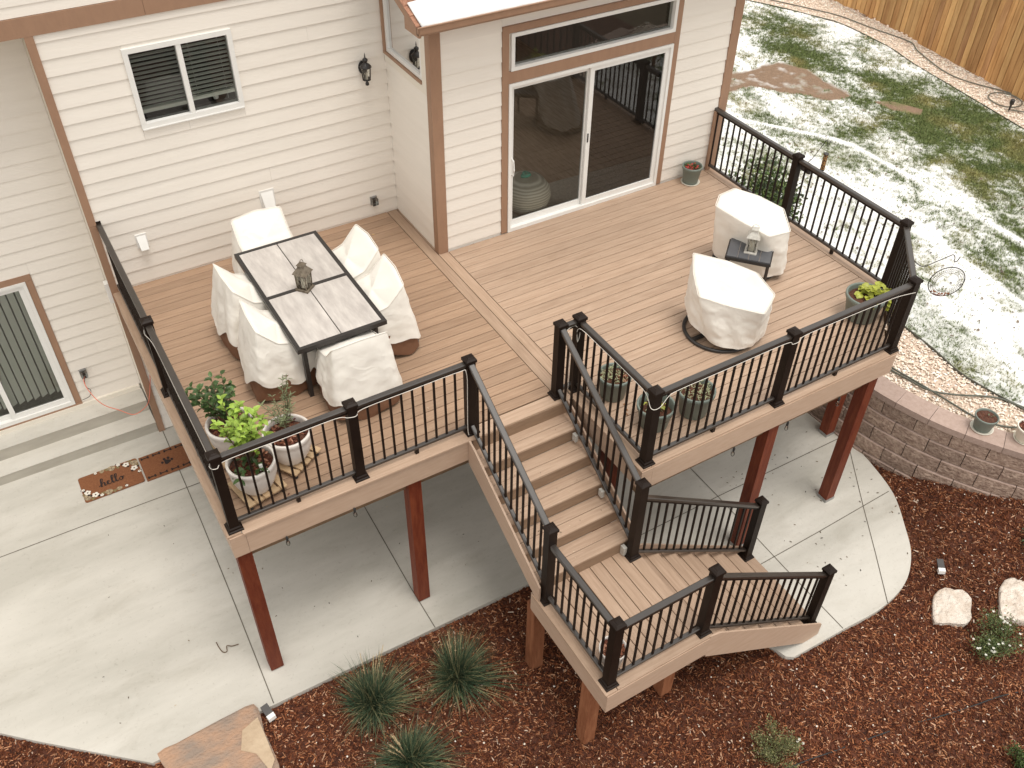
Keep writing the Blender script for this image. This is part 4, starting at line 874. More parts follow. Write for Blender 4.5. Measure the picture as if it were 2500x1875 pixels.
def chair_cover(cx, cy, rot, label, seed, sx=1.0):
    """rot: direction the chair faces"""
    t = thing('covered_chair', label, 'chair', (cx, cy, 0), 'dining chairs under canvas covers')
    c, s_ = math.cos(rot), math.sin(rot)
    def Wd(u, v, z): return (cx + v * c - u * s_, cy + v * s_ + u * c, z)     # u across, v forward
    w = .30 * sx; j = lambda: random.Random(seed * 7 + len(label)).uniform(-.01, .01)
    top = [(-w, -.29, .915), (0, -.31, .945), (w, -.29, .92), (w + .005, -.10, .70), (w, .16, .615), (w * .8, .27, .58), (-w * .8, .27, .58), (-w, .16, .615), (-w - .005, -.10, .70)]
    hem = [(-w - .05, -.39, .27), (0, -.44, .23), (w + .05, -.39, .27), (w + .08, -.05, .25), (w + .03, .24, .28), (w * .8, .34, .22), (-w * .8, .34, .22), (-w - .03, .24, .25), (-w - .08, -.05, .21)]
    A = [Wd(*p) for p in top]; Bm = [Wd(*p) for p in hem]
    draped(A, Bm, seed, 99, 22, .085, 0, .007, hemwave=.13).build('cover', 'canvas', t, smooth=True); seam(t, A, 99, seed, (0, 2), Bm)
    hem2 = [Wd(u * .96, v * .96, z - .215) for u, v, z in hem]; hem1 = [Wd(u * .97, v * .97, z + .10) for u, v, z in hem]
    draped(hem1, hem2, seed + 50, 99, 8, .035, 0, .008, t0=.001, t1=1.0, hemwave=.12).build('hem_band', 'canvas_brown', t, smooth=True)
    for u in (-.22, .22):
        for v in (-.25, .24):
            p = Wd(u, v, 0); MB().lathe([(.022, 0), (.014, .01), (.013, .12)], 8, p).build('leg', 'blackmetal', t)
    return t
chair_cover(2.535, -1.66, R(2), 'covered dining chair left of the table, nearer the house', 3)
chair_cover(2.545, -2.44, R(-3), 'covered dining chair left of the table, nearer the planters', 14)
chair_cover(3.605, -1.72, R(181), 'covered dining chair right of the table, nearer the house', 25)
chair_cover(3.595, -2.40, R(174), 'covered dining chair right of the table, nearer the stairs', 36, 1.08)
cs = chair_cover(3.075, -3.07, R(90), 'covered dining chair at the railing end of the table, brown hem hanging low', 47)
chair_cover(2.975, -.93, R(270), 'covered dining chair at the wall end of the table', 58)
mb = MB(); mb.tube(catmull([(3.97, -2.55, .07), (4.0, -2.60, .05), (4.01, -2.66, .01), (3.97, -2.68, .008), (3.99, -2.62, .012), (4.03, -2.63, .01)], 5), .007, 5); mb.build('tie_strap', 'blackmetal', label='black tie strap hanging from the chair cover nearest the stairs', category='strap')

# ---------------------------------------------------------------- dining table
tb = thing('dining_table', 'black framed dining table with four grey wood-look panels', 'table', (3.04, -2.02, 0))
tx0, tx1, ty0, ty1, tz = 2.545, 3.525, -2.99, -1.055, .74
mb = MB(); fw_ = .042
mb.box((tx0, ty0, tz - .05), (tx1, ty0 + fw_, tz)).box((tx0, ty1 - fw_, tz - .05), (tx1, ty1, tz)).box((tx0, ty0 + fw_, tz - .05), (tx0 + fw_, ty1 - fw_, tz)).box((tx1 - fw_, ty0 + fw_, tz - .05), (tx1, ty1 - fw_, tz)).box((tx0 + fw_, -2.047, tz - .05), (tx1 - fw_, -1.998, tz - .001))
mb.box((tx0 + .03, ty0 + .03, tz - .065), (tx1 - .03, ty1 - .03, tz - .051)).build('table_frame', 'blackmetal', tb)
for (y0, y1) in ((ty0 + fw_ + .002, -2.049), (-1.996, ty1 - fw_ - .002)):
    for (x0, x1) in ((tx0 + fw_ + .002, 3.030), (3.040, tx1 - fw_ - .002)):
        MB().cbox((x0, y0, tz - .02), (x1, y1, tz - .003), .002).build('table_panel', 'tabletop', tb)
for (x, y) in ((2.64, -2.87), (3.43, -2.87), (2.64, -1.18), (3.43, -1.18)):
    MB().box((x - .022, y - .03, 0), (x + .022, y + .03, tz - .06)).build('leg', 'blackmetal', tb)
MB().box((2.64, -2.90, .60), (3.43, -2.86, .67)).build('apron', 'blackmetal', tb)

def candle_lantern(x, y, z, w, h, rot, label, m1, m2):
    t = thing('lantern', label, 'lantern', (x, y, z)); c, s_ = math.cos(rot), math.sin(rot)
    def q(u, v, k): return (x + u * c - v * s_, y + u * s_ + v * c, z + k)
    def sq(r0, z0, r1, z1): 
        V = [q(a * r, b * r, k) for r, k in ((r0, z0), (r1, z1)) for a, b in ((-1, -1), (1, -1), (1, 1), (-1, 1))]
        return V, [(3, 2, 1, 0), (4, 5, 6, 7)] + [(i, (i + 1) % 4, (i + 1) % 4 + 4, i + 4) for i in range(4)]
    MB().add(*sq(w * .62, 0, w * .62, .012)).add(*sq(w * .55, .012, w * .5, .022)).build('base', m1, t)
    f = MB(); hh = h * .62
    for a, b in ((-1, -1), (1, -1), (1, 1), (-1, 1)): f.tube([q(a * w * .45, b * w * .45, .02), q(a * w * .5, b * w * .5, hh)], .006, 4)
    f.build('cage', m1, t)
    l = MB()
    for k in range(4):
        ang = k * math.pi / 2; d = (math.cos(ang), math.sin(ang)); e = (-d[1], d[0])
        for (u0, v0, u1, v1) in ((-.45, 0, .1, 1), (-.1, 0, .47, 1), (-.45, .5, -.15, 1), (.15, 0, .47, .5), (.45, 0, -.1, 1), (.1, 0, -.47, 1), (.45, .5, .15, 1), (-.15, 0, -.47, .5)):
            l.tube([q(d[0] * w * .46 + e[0] * w * u0, d[1] * w * .46 + e[1] * w * u0, .02 + hh * v0), q(d[0] * w * .48 + e[0] * w * u1, d[1] * w * .48 + e[1] * w * u1, .02 + (hh - .02) * v1)], .0022, 3)
    l.build('lattice', m1, t)
    MB().add(*sq(w * .43, .022, w * .47, hh)).build('lantern_glass', 'clear', t)
    MB().lathe([(w * .27, 0), (w * .27, h * .36), (w * .2, h * .37)], 12, (x, y, z + .022)).build('candle', 'candle', t)
    MB().add(*sq(w * .66, hh, w * .62, hh + .01)).add(*sq(w * .62, hh + .01, w * .27, h * .84)).add(*sq(w * .27, h * .842, w * .27, h * .90)).add(*sq(w * .34, h * .902, w * .30, h * .93)).build('roof', m2, t)
    mb = MB(); mb.tube([q(math.cos(a) * .04, 0, h * .93 + .005 + abs(math.sin(a)) * .045) for a in np.linspace(0, math.pi, 9)], .004, 5); mb.build('ring', m1, t)
candle_lantern(3.0, -2.05, tz, .125, .34, R(38), 'bronze candle lantern standing on the dining table', 'bronze', 'bronze')

# ---------------------------------------------------------------- lounge corner
stb = thing('side_table', 'small charcoal slatted side table between the covered swivel chairs', 'table', (7.87, -3.70, 0))
c0 = Vector((7.60, -3.62, .53)); ex = Vector((.328, -.385, 0)); ey = Vector((.29, .25, 0)); exn, eyn = ex.normalized(), ey.normalized()
M['charcoal'] = mat('charcoal_slat', (.075, .078, .088), (.10, .102, .11), .45, 8, rnd=.05)
for k in range(4):
    a = c0 + ex * (k / 4) + exn * .002; b = c0 + ex * ((k + 1) / 4) - exn * .002
    V = [a, b, b + ey, a + ey]; MB().add([(p.x, p.y, p.z - dz) for dz in (.016, 0) for p in V], [(3, 2, 1, 0), (4, 5, 6, 7), (0, 1, 5, 4), (1, 2, 6, 5), (2, 3, 7, 6), (3, 0, 4, 7)]).build('slat', 'charcoal', stb)
mb = MB(); cn = [c0, c0 + ex, c0 + ex + ey, c0 + ey]
for i in range(4):
    a, b = cn[i], cn[(i + 1) % 4]; mb.bar((a.x, a.y, .495), (b.x, b.y, .495), .03, .036, bevel=False)
mb.build('table_frame', 'blackmetal', stb)
for p in cn:
    p = p.lerp(c0 + ex / 2 + ey / 2, .06); MB().box((p.x - .014, p.y - .014, 0), (p.x + .014, p.y + .014, .48)).build('leg', 'blackmetal', stb)
candle_lantern(7.905, -3.70, .53, .12, .34, R(-50), 'white latticed lantern standing on the small side table', 'silverpaint', 'silverpaint')
def swivel(cx, cy, label, top, hem, seed, crown=.03):
    t = thing('covered_swivel_chair', label, 'chair', (cx, cy, 0), 'swivel lounge chairs under canvas covers')
    draped(top, hem, seed, 108, 26, .11, crown, .008, hemwave=.04).build('cover', 'canvas', t, smooth=True); seam(t, top, 108, seed, (0, 2), hem)
    mb = MB(); mb.tube([(cx + .40 * math.cos(a), cy + .40 * math.sin(a), .022) for a in np.linspace(0, 2 * math.pi, 48, endpoint=False)], .021, 8, closed=True); mb.build('swivel_base', 'blackmetal', t, smooth=True)
    MB().lathe([(.04, .03), (.04, .3)], 10, (cx, cy, 0)).bar((cx - .4, cy, .03), (cx + .4, cy, .03), .05, .03).build('post', 'blackmetal', t)
swivel(7.10, -4.20, 'covered swivel chair on a black ring base, nearest the front railing',
       [(6.90, -3.78, .90), (7.10, -4.12, .925), (7.28, -4.42, .885), (7.36, -4.66, .72), (7.10, -4.80, .645), (6.88, -4.51, .64), (6.67, -4.21, .66), (6.76, -3.98, .80)],
       [(7.02, -3.75, .22), (7.28, -3.95, .15), (7.46, -4.25, .12), (7.47, -4.52, .10), (7.20, -4.66, .09), (6.94, -4.60, .09), (6.78, -4.32, .12), (6.80, -3.95, .2)], 4)
swivel(8.28, -3.32, 'covered swivel chair behind the small side table',
       [(7.80, -3.10, .86), (7.95, -2.98, .90), (8.18, -2.99, .93), (8.33, -3.26, .92), (8.47, -3.56, .86), (8.40, -3.80, .70), (7.98, -3.86, .80), (7.86, -3.47, .84)],
       [(7.95, -3.08, .10), (8.10, -2.92, .1), (8.35, -2.95, .1), (8.58, -3.2, .1), (8.66, -3.52, .08), (8.48, -3.78, .08), (8.20, -3.76, .08), (8.02, -3.45, .1)], 8)

# ---------------------------------------------------------------- pots and plants
def leafmesh(name, kind):
    if kind == 'oval': out = [(0, 0), (.22, .18), (.28, .45), (.18, .78), (0, 1), (-.18, .78), (-.28, .45), (-.22, .18)]
    elif kind == 'round': out = [(0, 0), (.36, .08), (.50, .38), (.42, .72), (0, .98), (-.42, .72), (-.50, .38), (-.36, .08)]
    else: out = [(0, 0), (.08, .2), (.10, .5), (.06, .8), (0, 1), (-.06, .8), (-.10, .5), (-.08, .2)]
    V = [(x, y, .28 * abs(x) + .18 * math.sin(y * 2.6) * .6 - .25 * max(0, y - .5)) for x, y in out] + [(0, .33, .06), (0, .66, .03)]
    F = [(0, 1, 8), (1, 2, 8), (2, 9, 8), (2, 3, 9), (3, 4, 9), (4, 5, 9), (5, 6, 9), (6, 8, 9), (6, 7, 8), (7, 0, 8)]
    me = bpy.data.meshes.new(name); me.from_pydata(V, [], F); me.polygons.foreach_set('use_smooth', [True] * 10); return me
def leafmat(name, c, c2):
    m = mat(name, c, c2, .4, 3, rnd=.3, spec=.5); n = m.node_tree.nodes; l = m.node_tree.links; b = n['Principled BSDF']
    t = n.new('ShaderNodeBsdfTranslucent'); src = b.inputs['Base Color'].links[0].from_socket; l.new(src, t.inputs[0]); ms = n.new('ShaderNodeMixShader'); ms.inputs[0].default_value = .3
    l.new(b.outputs[0], ms.inputs[1]); l.new(t.outputs[0], ms.inputs[2]); l.new(ms.outputs[0], n['Material Output'].inputs[0]); return m
LM = dict(lime=leafmat('leaf_lime', (.24, .40, .05), (.42, .55, .10)), dark=leafmat('leaf_dark', (.045, .09, .025), (.10, .17, .05)), olive=leafmat('leaf_olive', (.17, .21, .10), (.26, .29, .16)), gold=leafmat('leaf_gold', (.42, .46, .05), (.56, .58, .12)), grey=leafmat('leaf_greygreen', (.30, .33, .17), (.48, .48, .30)))
LK = {}
def leaves(par, pts, kind, colr, size, name='leaf'):
    key = (kind, colr)
    if key not in LK: me = leafmesh('leaf', kind); me.materials.append(LM[colr]); LK[key] = me
    for (p, d) in pts:
        o = link(LK[key], name, par, p); d = Vector(d).normalized(); q = d.to_track_quat('Y', 'Z'); o.rotation_euler = (q.to_matrix() @ Matrix.Rotation(random.uniform(-.5, .5), 3, 'Y')).to_euler()
        s_ = size * random.uniform(.7, 1.15); o.scale = (s_, s_, s_)
def bush(par, base, top_c, rad, nst, nlf, kind, colr, size, stemr=.006, droop=0., seed=1, tipcol=None):
    rg = random.Random(seed); mb = MB(); P = []
    for k in range(nst):
        a = 6.28 * k / nst + rg.uniform(-.4, .4); r = rad * rg.uniform(.35, 1); hz = top_c[2] + rg.uniform(-.12, .08)
        e = Vector((top_c[0] + r * math.cos(a), top_c[1] + r * math.sin(a), hz - r * droop)); b = Vector(base)
        m1 = b.lerp(e, .45) + Vector((rg.uniform(-.03, .03), rg.uniform(-.03, .03), .04)); c = catmull([b, m1, e], 6); mb.tube(c, [stemr * (1 - .6 * i / len(c)) for i in range(len(c))], 5)
        for j in range(nlf):
            i = int(len(c) * (.32 + .68 * j / nlf)); i = min(i, len(c) - 2); d = (c[i + 1] - c[i]).normalized(); aa = j * 2.4 + rg.uniform(-.5, .5)
            sd2 = Vector((math.cos(aa), math.sin(aa), 0)); P.append((c[i].lerp(c[i + 1], rg.random()), sd2 + d * rg.uniform(.2, .8) + Vector((0, 0, rg.uniform(-.4, .3)))))
    mb.build('stem', 'stem', par); leaves(par, P, kind, colr, size)
def pot(t, x, y, z, r, h, m, n=32, rim='flat', fill=.78, soil='soil'):
    if rim == 'urn': prof = [(.0, .006), (r * .60, 0), (r * .62, h * .03), (r * .80, h * .25), (r * .93, h * .52), (r * .955, h * .72), (r * .95, h * .82), (r * 1.0, h * .88), (r * 1.0, h * .98), (r * .975, h), (r * .90, h), (r * .88, h * .96), (r * .88, h * fill)]
    else: prof = [(0, .004), (r * .68, 0), (r * .72, h * .03), (r * .93, h * .84), (r * .99, h * .86), (r, h * .98), (r * .97, h), (r * .91, h), (r * .89, h * .95), (r * .84, h * fill)]
    MB().lathe(prof, n, (x, y, z), cap=False).build('pot', m, t, smooth=True)
    mb = MB(); rr_ = r * .87; mb.lathe([(rr_, 0), (rr_ * .7, .012), (rr_ * .35, .02), (.01, .022)], 20, (x, y, z + h * (fill)), cap=True)
    mb.v = [(a + random.uniform(-.004, .004), b + random.uniform(-.004, .004), c + random.uniform(-.006, .01)) for a, b, c in mb.v]; mb.build('soil', soil, t)
def barkchips(t, x, y, z, r, n, pale=False):
    mb = MB()
    for k in range(n):
        a, q = random.uniform(0, 6.28), r * math.sqrt(random.random()); L_, w_ = random.uniform(.012, .03), random.uniform(.006, .012); th = random.uniform(0, 3.14); px, py = x + q * math.cos(a), y + q * math.sin(a)
        c, s_ = math.cos(th), math.sin(th); tz_ = random.uniform(-.012, .012)
        col = random.choice([(.13, .045, .022), (.22, .085, .05), (.07, .022, .012), (.34, .17, .11), (.10, .03, .02)])
        V = [(px + u * L_ * c - v * w_ * s_, py + u * L_ * s_ + v * w_ * c, z + k % 5 * .003 + u * tz_ + dz) for dz in (0, .006) for u, v in ((-1, -.8), (1, -1), (.9, 1), (-1, .9))]
        mb.add(V, [(4, 5, 6, 7), (0, 1, 5, 4), (1, 2, 6, 5), (2, 3, 7, 6), (3, 0, 4, 7)], 0, col)
    mb.build('bark_chips', 'chip', t, tint=True)
def dolly(x, y, rot, label, s_=.20):
    t = thing('plant_dolly', label, 'plant dolly', (x, y, 0), 'slatted plant dollies'); c, k = math.cos(rot), math.sin(rot)
    def q(u, v, z): return (x + u * c - v * k, y + u * k + v * c, z)
    def ob(u0, u1, v0, v1, z0, z1, nm, m='pine'):
        MB().add([q(u, v, z) for z in (z0, z1) for u, v in ((u0, v0), (u1, v0), (u1, v1), (u0, v1))], [(3, 2, 1, 0), (4, 5, 6, 7), (0, 1, 5, 4), (1, 2, 6, 5), (2, 3, 7, 6), (3, 0, 4, 7)]).build(nm, m, t)
    for i in range(5):
        u = -s_ + i * (2 * s_ / 4.6); ob(u, u + 2 * s_ / 6.2, -s_, s_, .062, .078, 'slat')
    for v in (-s_ * .8, s_ * .8): ob(-s_, s_ * .97, v - .02, v + .02, .044, .061, 'crosspiece')
    for a, b in ((-1, -1), (1, -1), (1, 1), (-1, 1)):
        p = q(a * s_ * .85, b * s_ * .85, .0); MB().tube([(p[0] - .012, p[1], .02), (p[0] + .012, p[1], .02)], .02, 10).box((p[0] - .006, p[1] - .012, .02), (p[0] + .006, p[1] + .012, .044)).build('caster', 'rubber', t)
dolly(1.70, -3.86, R(12), 'pine dolly under the lime-leaved plant in the deck corner'); dolly(2.125, -3.665, R(32), 'pine dolly under the grey-leaved shrub, black casters showing'); dolly(1.69, -3.285, R(5), 'pine dolly under the dark citrus plant nearest the left railing')
wg = 'white urn planters on dollies'
p1 = thing('potted_plant', 'dark-leaved citrus in a white urn, nearest the left railing', 'potted plant', (1.69, -3.285, .078), wg); pot(p1, 1.69, -3.285, .078, .232, .345, 'whitepot', rim='urn'); barkchips(p1, 1.69, -3.285, .37, .18, 150)
bush(p1, (1.68, -3.28, .35), (1.60, -3.14, .78), .25, 14, 13, 'oval', 'dark', .085, seed=2)
p2 = thing('potted_plant', 'thin grey-leaved shrub in a white urn, farthest right of the three', 'potted plant', (2.125, -3.665, .078), wg); pot(p2, 2.125, -3.665, .078, .235, .345, 'whitepot', rim='urn'); barkchips(p2, 2.125, -3.665, .37, .18, 150)
bush(p2, (2.14, -3.63, .35), (2.13, -3.50, .66), .18, 13, 15, 'thin', 'olive', .06, .003, .4, seed=3); bush(p2, (2.14, -3.60, .35), (2.24, -3.46, .84), .04, 4, 18, 'thin', 'olive', .06, .003, seed=5)
p3 = thing('potted_plant', 'lime-green leafy plant in a white urn in the front deck corner', 'potted plant', (1.70, -3.86, .078), wg); pot(p3, 1.70, -3.86, .078, .232, .345, 'whitepot', rim='urn'); barkchips(p3, 1.70, -3.86, .37, .185, 170)
bush(p3, (1.70, -3.84, .35), (1.70, -3.86, .96), .27, 18, 16, 'oval', 'lime', .082, .006, seed=7); bush(p3, (1.70, -3.87, .35), (1.64, -3.95, .50), .15, 6, 6, 'oval', 'dark', .085, .004, .4, seed=8)
MB().box((1.735, -4.02, .40), (1.765, -4.00, .47)).build('plant_tag', 'white', p3); 
gg = 'grey-green plastic flower pots'
def gpot(x, y, z, r, h, label, fill=.8, soil='soil', m='greenpot', saucer=None, cat='flower pot', group=gg):
    t = thing('flower_pot', label, cat, (x, y, z), group); 
    if saucer: MB().lathe([(0, .002), (r * saucer, 0), (r * saucer * 1.1, .02), (r * saucer * 1.06, .022), (r * saucer * .98, .006), (0, .005)], 28, (x, y, z), cap=False).build('saucer', 'candle' if m == 'greenpot' else m, t, smooth=True); z += .008
    pot(t, x, y, z, r, h, m, fill=fill, soil=soil); return t
def tufts(t, x, y, z, r, n, colr, size, kind='thin', up=.6, name='leaf'):
    P = []
    for k in range(n):
        a, q = random.uniform(0, 6.28), r * math.sqrt(random.random()); b = random.uniform(0, 6.28); P.append(((x + q * math.cos(a), y + q * math.sin(a), z + random.uniform(-.01, .035)), (math.cos(b), math.sin(b), random.uniform(-.1, up))))
    leaves(t, P, kind, colr, size, name)
ta = gpot(5.41, -4.47, 0, .182, .30, 'green pot of pale trailing succulent nearest the stair post'); tufts(ta, 5.41, -4.47, .27, .15, 110, 'grey', .05); barkchips(ta, 5.47, -4.56, .262, .06, 40)
tb_ = gpot(5.52, -5.04, 0, .20, .28, 'green pot with sparse yellowing plant behind the railing corner post', fill=.6); bush(tb_, (5.52, -5.04, .17), (5.52, -5.04, .30), .17, 8, 6, 'oval', 'gold', .045, .003, .5, seed=31); tufts(tb_, 5.50, -5.0, .2, .12, 30, 'grey', .04)
tc_ = gpot(5.99, -5.10, 0, .20, .32, 'green pot full of pale succulent, rightmost of three at the front rail'); tufts(tc_, 5.99, -5.10, .29, .17, 150, 'grey', .052)
td = gpot(8.72, -4.83, 0, .235, .33, 'large green pot of golden trailing vine in the right deck corner'); bush(td, (8.74, -4.84, .27), (8.80, -4.87, .42), .20, 11, 9, 'round', 'gold', .075, .004, .35, seed=41); bush(td, (8.86, -4.93, .30), (8.98, -5.05, .16), .05, 4, 9, 'round', 'gold', .07, .004, .3, seed=43)
te = gpot(8.92, -1.42, 0, .145, .26, 'small green pot of red flowers beside the right house corner', saucer=.85)
mb = MB()
for k in range(26): a, q = random.uniform(0, 6.28), .10 * math.sqrt(random.random()); mb.lathe([(.004, 0), (.014, .008), (.005, .014)], 6, (8.92 + q * math.cos(a), -1.42 + q * math.sin(a), .225 + random.uniform(0, .03)))
mb.build('flowers', 'flowerred', te, kind='stuff'); tufts(te, 8.92, -1.42, .22, .10, 30, 'dark', .05, 'oval')
tf = gpot(10.13, -6.07, CAPZ, .145, .21, 'green pot of dark soil on a saucer on the retaining wall', saucer=.9, fill=.85); tufts(tf, 10.15, -6.1, CAPZ + .19, .05, 9, 'olive', .03, 'oval')
tg = gpot(10.43, -6.47, CAPZ, .15, .21, 'cream pot of bark on the retaining wall at the right edge', m='candle', saucer=.8, fill=.85, group=None); barkchips(tg, 10.43, -6.47, CAPZ + .20, .11, 60)
th = gpot(3.99, -6.60, LZ, .135, .24, 'white pot of bark chips in the corner of the stair landing', m='whitepot', fill=.8, group=None); barkchips(th, 3.99, -6.60, LZ + .20, .105, 110)

# ---------------------------------------------------------------- ground plants
def grass_clump(x, y, label, seed, n=1150, r=.45, h=.46, plumes=5, pdir=(.1, .1)):
    z = float(mulch_z(np.array(x), np.array(y))); t = thing('ornamental_grass', label, 'ornamental grass', (x, y, z), 'grass clumps in the mulch'); rg = random.Random(seed); mb = MB()
    for k in range(n):
        a = rg.uniform(0, 6.28); q = rg.random() ** .7; lop = 1 + .28 * math.sin(a + seed) + .15 * math.sin(3 * a + seed * 2); L_ = r * rg.uniform(.35, 1.3) * (.35 + q * .75) * lop; hh = h * rg.uniform(.5, 1.3) * (1.15 - .6 * q); w = rg.uniform(.0022, .0042)
        bx_, by_ = x + .05 * rg.gauss(0, 1), y + .05 * rg.gauss(0, 1); P = []; bend = rg.uniform(.6, 1.5)
        for j in range(5): s_ = j / 4; P.append((bx_ + math.cos(a) * L_ * s_ ** 1.25, by_ + math.sin(a) * L_ * s_ ** 1.25, z + hh * (1.6 * s_ - .85 * bend * q * s_ * s_ * 1.1 - .15 * s_ ** 3)))
        e = (-math.sin(a) * w, math.cos(a) * w); V = []
        for j, p in enumerate(P): f = (1, 1, .9, .6, .08)[j]; V += [(p[0] - e[0] * f, p[1] - e[1] * f, max(p[2], z + .004)), (p[0] + e[0] * f, p[1] + e[1] * f, max(p[2], z + .004))]
        b = rg.uniform(.6, 1.35); col = rg.choice([(.05, .085, .045), (.07, .11, .06), (.035, .06, .035), (.10, .13, .07), (.26, .24, .12)] if q < .9 else [(.06, .11, .05), (.25, .2, .11)])
        mb.add(V, [(2 * j, 2 * j + 1, 2 * j + 3, 2 * j + 2) for j in range(4)], 0, tuple(c * b for c in col))
    mb.build('blades', 'blade', t, tint=True, kind='stuff')
    for k in range(plumes):
        a = math.atan2(pdir[1], pdir[0]) + rg.uniform(-.7, .7); L_ = math.hypot(*pdir) * rg.uniform(.7, 1.3); hh = h * rg.uniform(1.35, 1.8); e = Vector((x + math.cos(a) * L_, y + math.sin(a) * L_, z + hh)); c = catmull([(x, y, z), Vector((x, y, z)).lerp(e, .55) + Vector((0, 0, .05)), e], 6); m = MB()
        m.tube(c, .0022, 4)
        for j in range(26):
            p = c[-1].lerp(c[-6], j / 26); d = Vector((rg.gauss(0, 1), rg.gauss(0, 1), rg.gauss(.8, .6))).normalized() * .018; s2 = Vector((rg.gauss(0, 1), rg.gauss(0, 1), 0)).normalized() * .0035
            m.add([p - s2, p + s2, p + d], [(0, 1, 2)])
        m.build('seed_plume', 'straw', t)
grass_clump(2.07, -5.16, 'green grass clump at the patio edge, left of the other one', 1, pdir=(.12, .25)); grass_clump(2.99, -5.32, 'green grass clump with one tall plume nearest the staircase', 2, plumes=3, pdir=(-.02, .12)); grass_clump(2.15, -5.90, 'grass clump with pale arching plumes at the bottom edge of the photo', 3, h=.36, pdir=(-.16, .06), plumes=7)
def shrub(x, y, z, r, h, label, seed, n, cols, lf=.02, flowers=0, stems=14, group=None, cat='shrub', name='shrub', squash=1.0):
    t = thing(name, label, cat, (x, y, z), group); rg = random.Random(seed); mb = MB(); st_ = MB(); fl = MB(); tips = []
    for k in range(stems):
        a = rg.uniform(0, 6.28); q = r * math.sqrt(rg.random()) * .9; e = Vector((x + q * math.cos(a), y + q * math.sin(a) * squash, z + h * rg.uniform(.55, 1.0) * (1 - .4 * (q / r) ** 2))); c = catmull([(x + rg.uniform(-.04, .04), y + rg.uniform(-.04, .04), z), Vector((x, y, z)).lerp(e, .5) + Vector((rg.uniform(-.05, .05), rg.uniform(-.05, .05), .03)), e], 5)
        st_.tube(c, [.006 * (1 - .7 * i / len(c)) for i in range(len(c))], 4); tips.append(c)
    for k in range(n):
        c = rg.choice(tips); u = rg.random() ** .6; i = min(int(u * (len(c) - 1)), len(c) - 2); p = c[i].lerp(c[i + 1], rg.random()) + Vector((rg.gauss(0, 1), rg.gauss(0, 1), rg.gauss(0, .8))) * r * .13; p.z = max(p.z, z + .02)
        d = Vector((rg.gauss(0, 1), rg.gauss(0, 1), rg.gauss(.5, .7))).normalized(); sdd = d.cross(Vector((rg.gauss(0, 1), rg.gauss(0, 1), rg.gauss(0, 1)))).normalized(); L_ = lf * rg.uniform(.6, 1.3)
        b = rg.uniform(.6, 1.4); col = tuple(v * b for v in rg.choice(cols)); nn_ = d.cross(sdd) * L_ * .15
        mb.add([p, p + d * L_ * .5 + sdd * L_ * .3 + nn_, p + d * L_, p + d * L_ * .5 - sdd * L_ * .3 + nn_], [(0, 1, 2), (0, 2, 3)], 0, col)
    for k in range(flowers):
        c = rg.choice(tips); p = c[-1] + Vector((rg.gauss(0, .04), rg.gauss(0, .04), rg.uniform(0, .03)))
        for j in range(5): a = j * 1.257; s2 = .011; fl.add([p, p + Vector((math.cos(a) * s2 - math.sin(a) * s2 * .5, math.sin(a) * s2 + math.cos(a) * s2 * .5, .003)), p + Vector((math.cos(a) * s2 * 1.5, math.sin(a) * s2 * 1.5, .004)), p + Vector((math.cos(a) * s2 + math.sin(a) * s2 * .5, math.sin(a) * s2 - math.cos(a) * s2 * .5, .003))], [(0, 1, 2, 3)])
    st_.build('stem', 'stem', t); mb.build('foliage', 'leaf', t, tint=True, kind='stuff')
    if flowers: fl.build('flowers', 'flowerw', t, kind='stuff')
gs = [(.09, .13, .04), (.14, .18, .06), (.06, .09, .03), (.2, .22, .09)]
mz = lambda x, y: float(mulch_z(np.array(x), np.array(y)))
shrub(8.47, -7.97, mz(8.47, -7.97), .35, .44, 'low shrub dotted with white flowers beside the pale boulder', 1, 4200, gs, .024, 30, 30)
shrub(5.40, -7.70, mz(5.40, -7.70), .29, .52, 'small olive shrub at the bottom edge of the mulch bed', 2, 3300, [(.13, .15, .05), (.2, .21, .08), (.27, .26, .12), (.09, .10, .04)], .02, 3, 16)
shrub(9.93, -7.32, mz(9.93, -7.32), .20, .25, 'dark shrub cut by the right edge of the photo', 3, 900, [(.04, .08, .03), (.07, .11, .04)], .025, 0, 12); shrub(7.62, -9.05, mz(7.62, -9.05), .2, .25, 'dark green shrub in the bottom right corner', 4, 1300, [(.05, .08, .02), (.08, .12, .03)], .025, 0, 12)
gsh = [(.07, .12, .035), (.11, .17, .05), (.05, .08, .025), (.18, .23, .07), (.03, .05, .018)]
shrub(10.72, -1.25, TZ, .68, 1.25, 'tall leafy shrub growing behind the right deck railing', 5, 3300, gsh, .075, 0, 44, squash=1.25); shrub(10.5, -2.55, TZ, .30, .55, 'small leafy plant in the gravel behind the right railing', 6, 420, gsh, .07, 0, 12); shrub(10.35, -.15, TZ, .22, .5, 'yellow-green plant in the gravel by the house corner', 7, 320, [(.35, .36, .08), (.2, .25, .06)], .06, 0, 10)

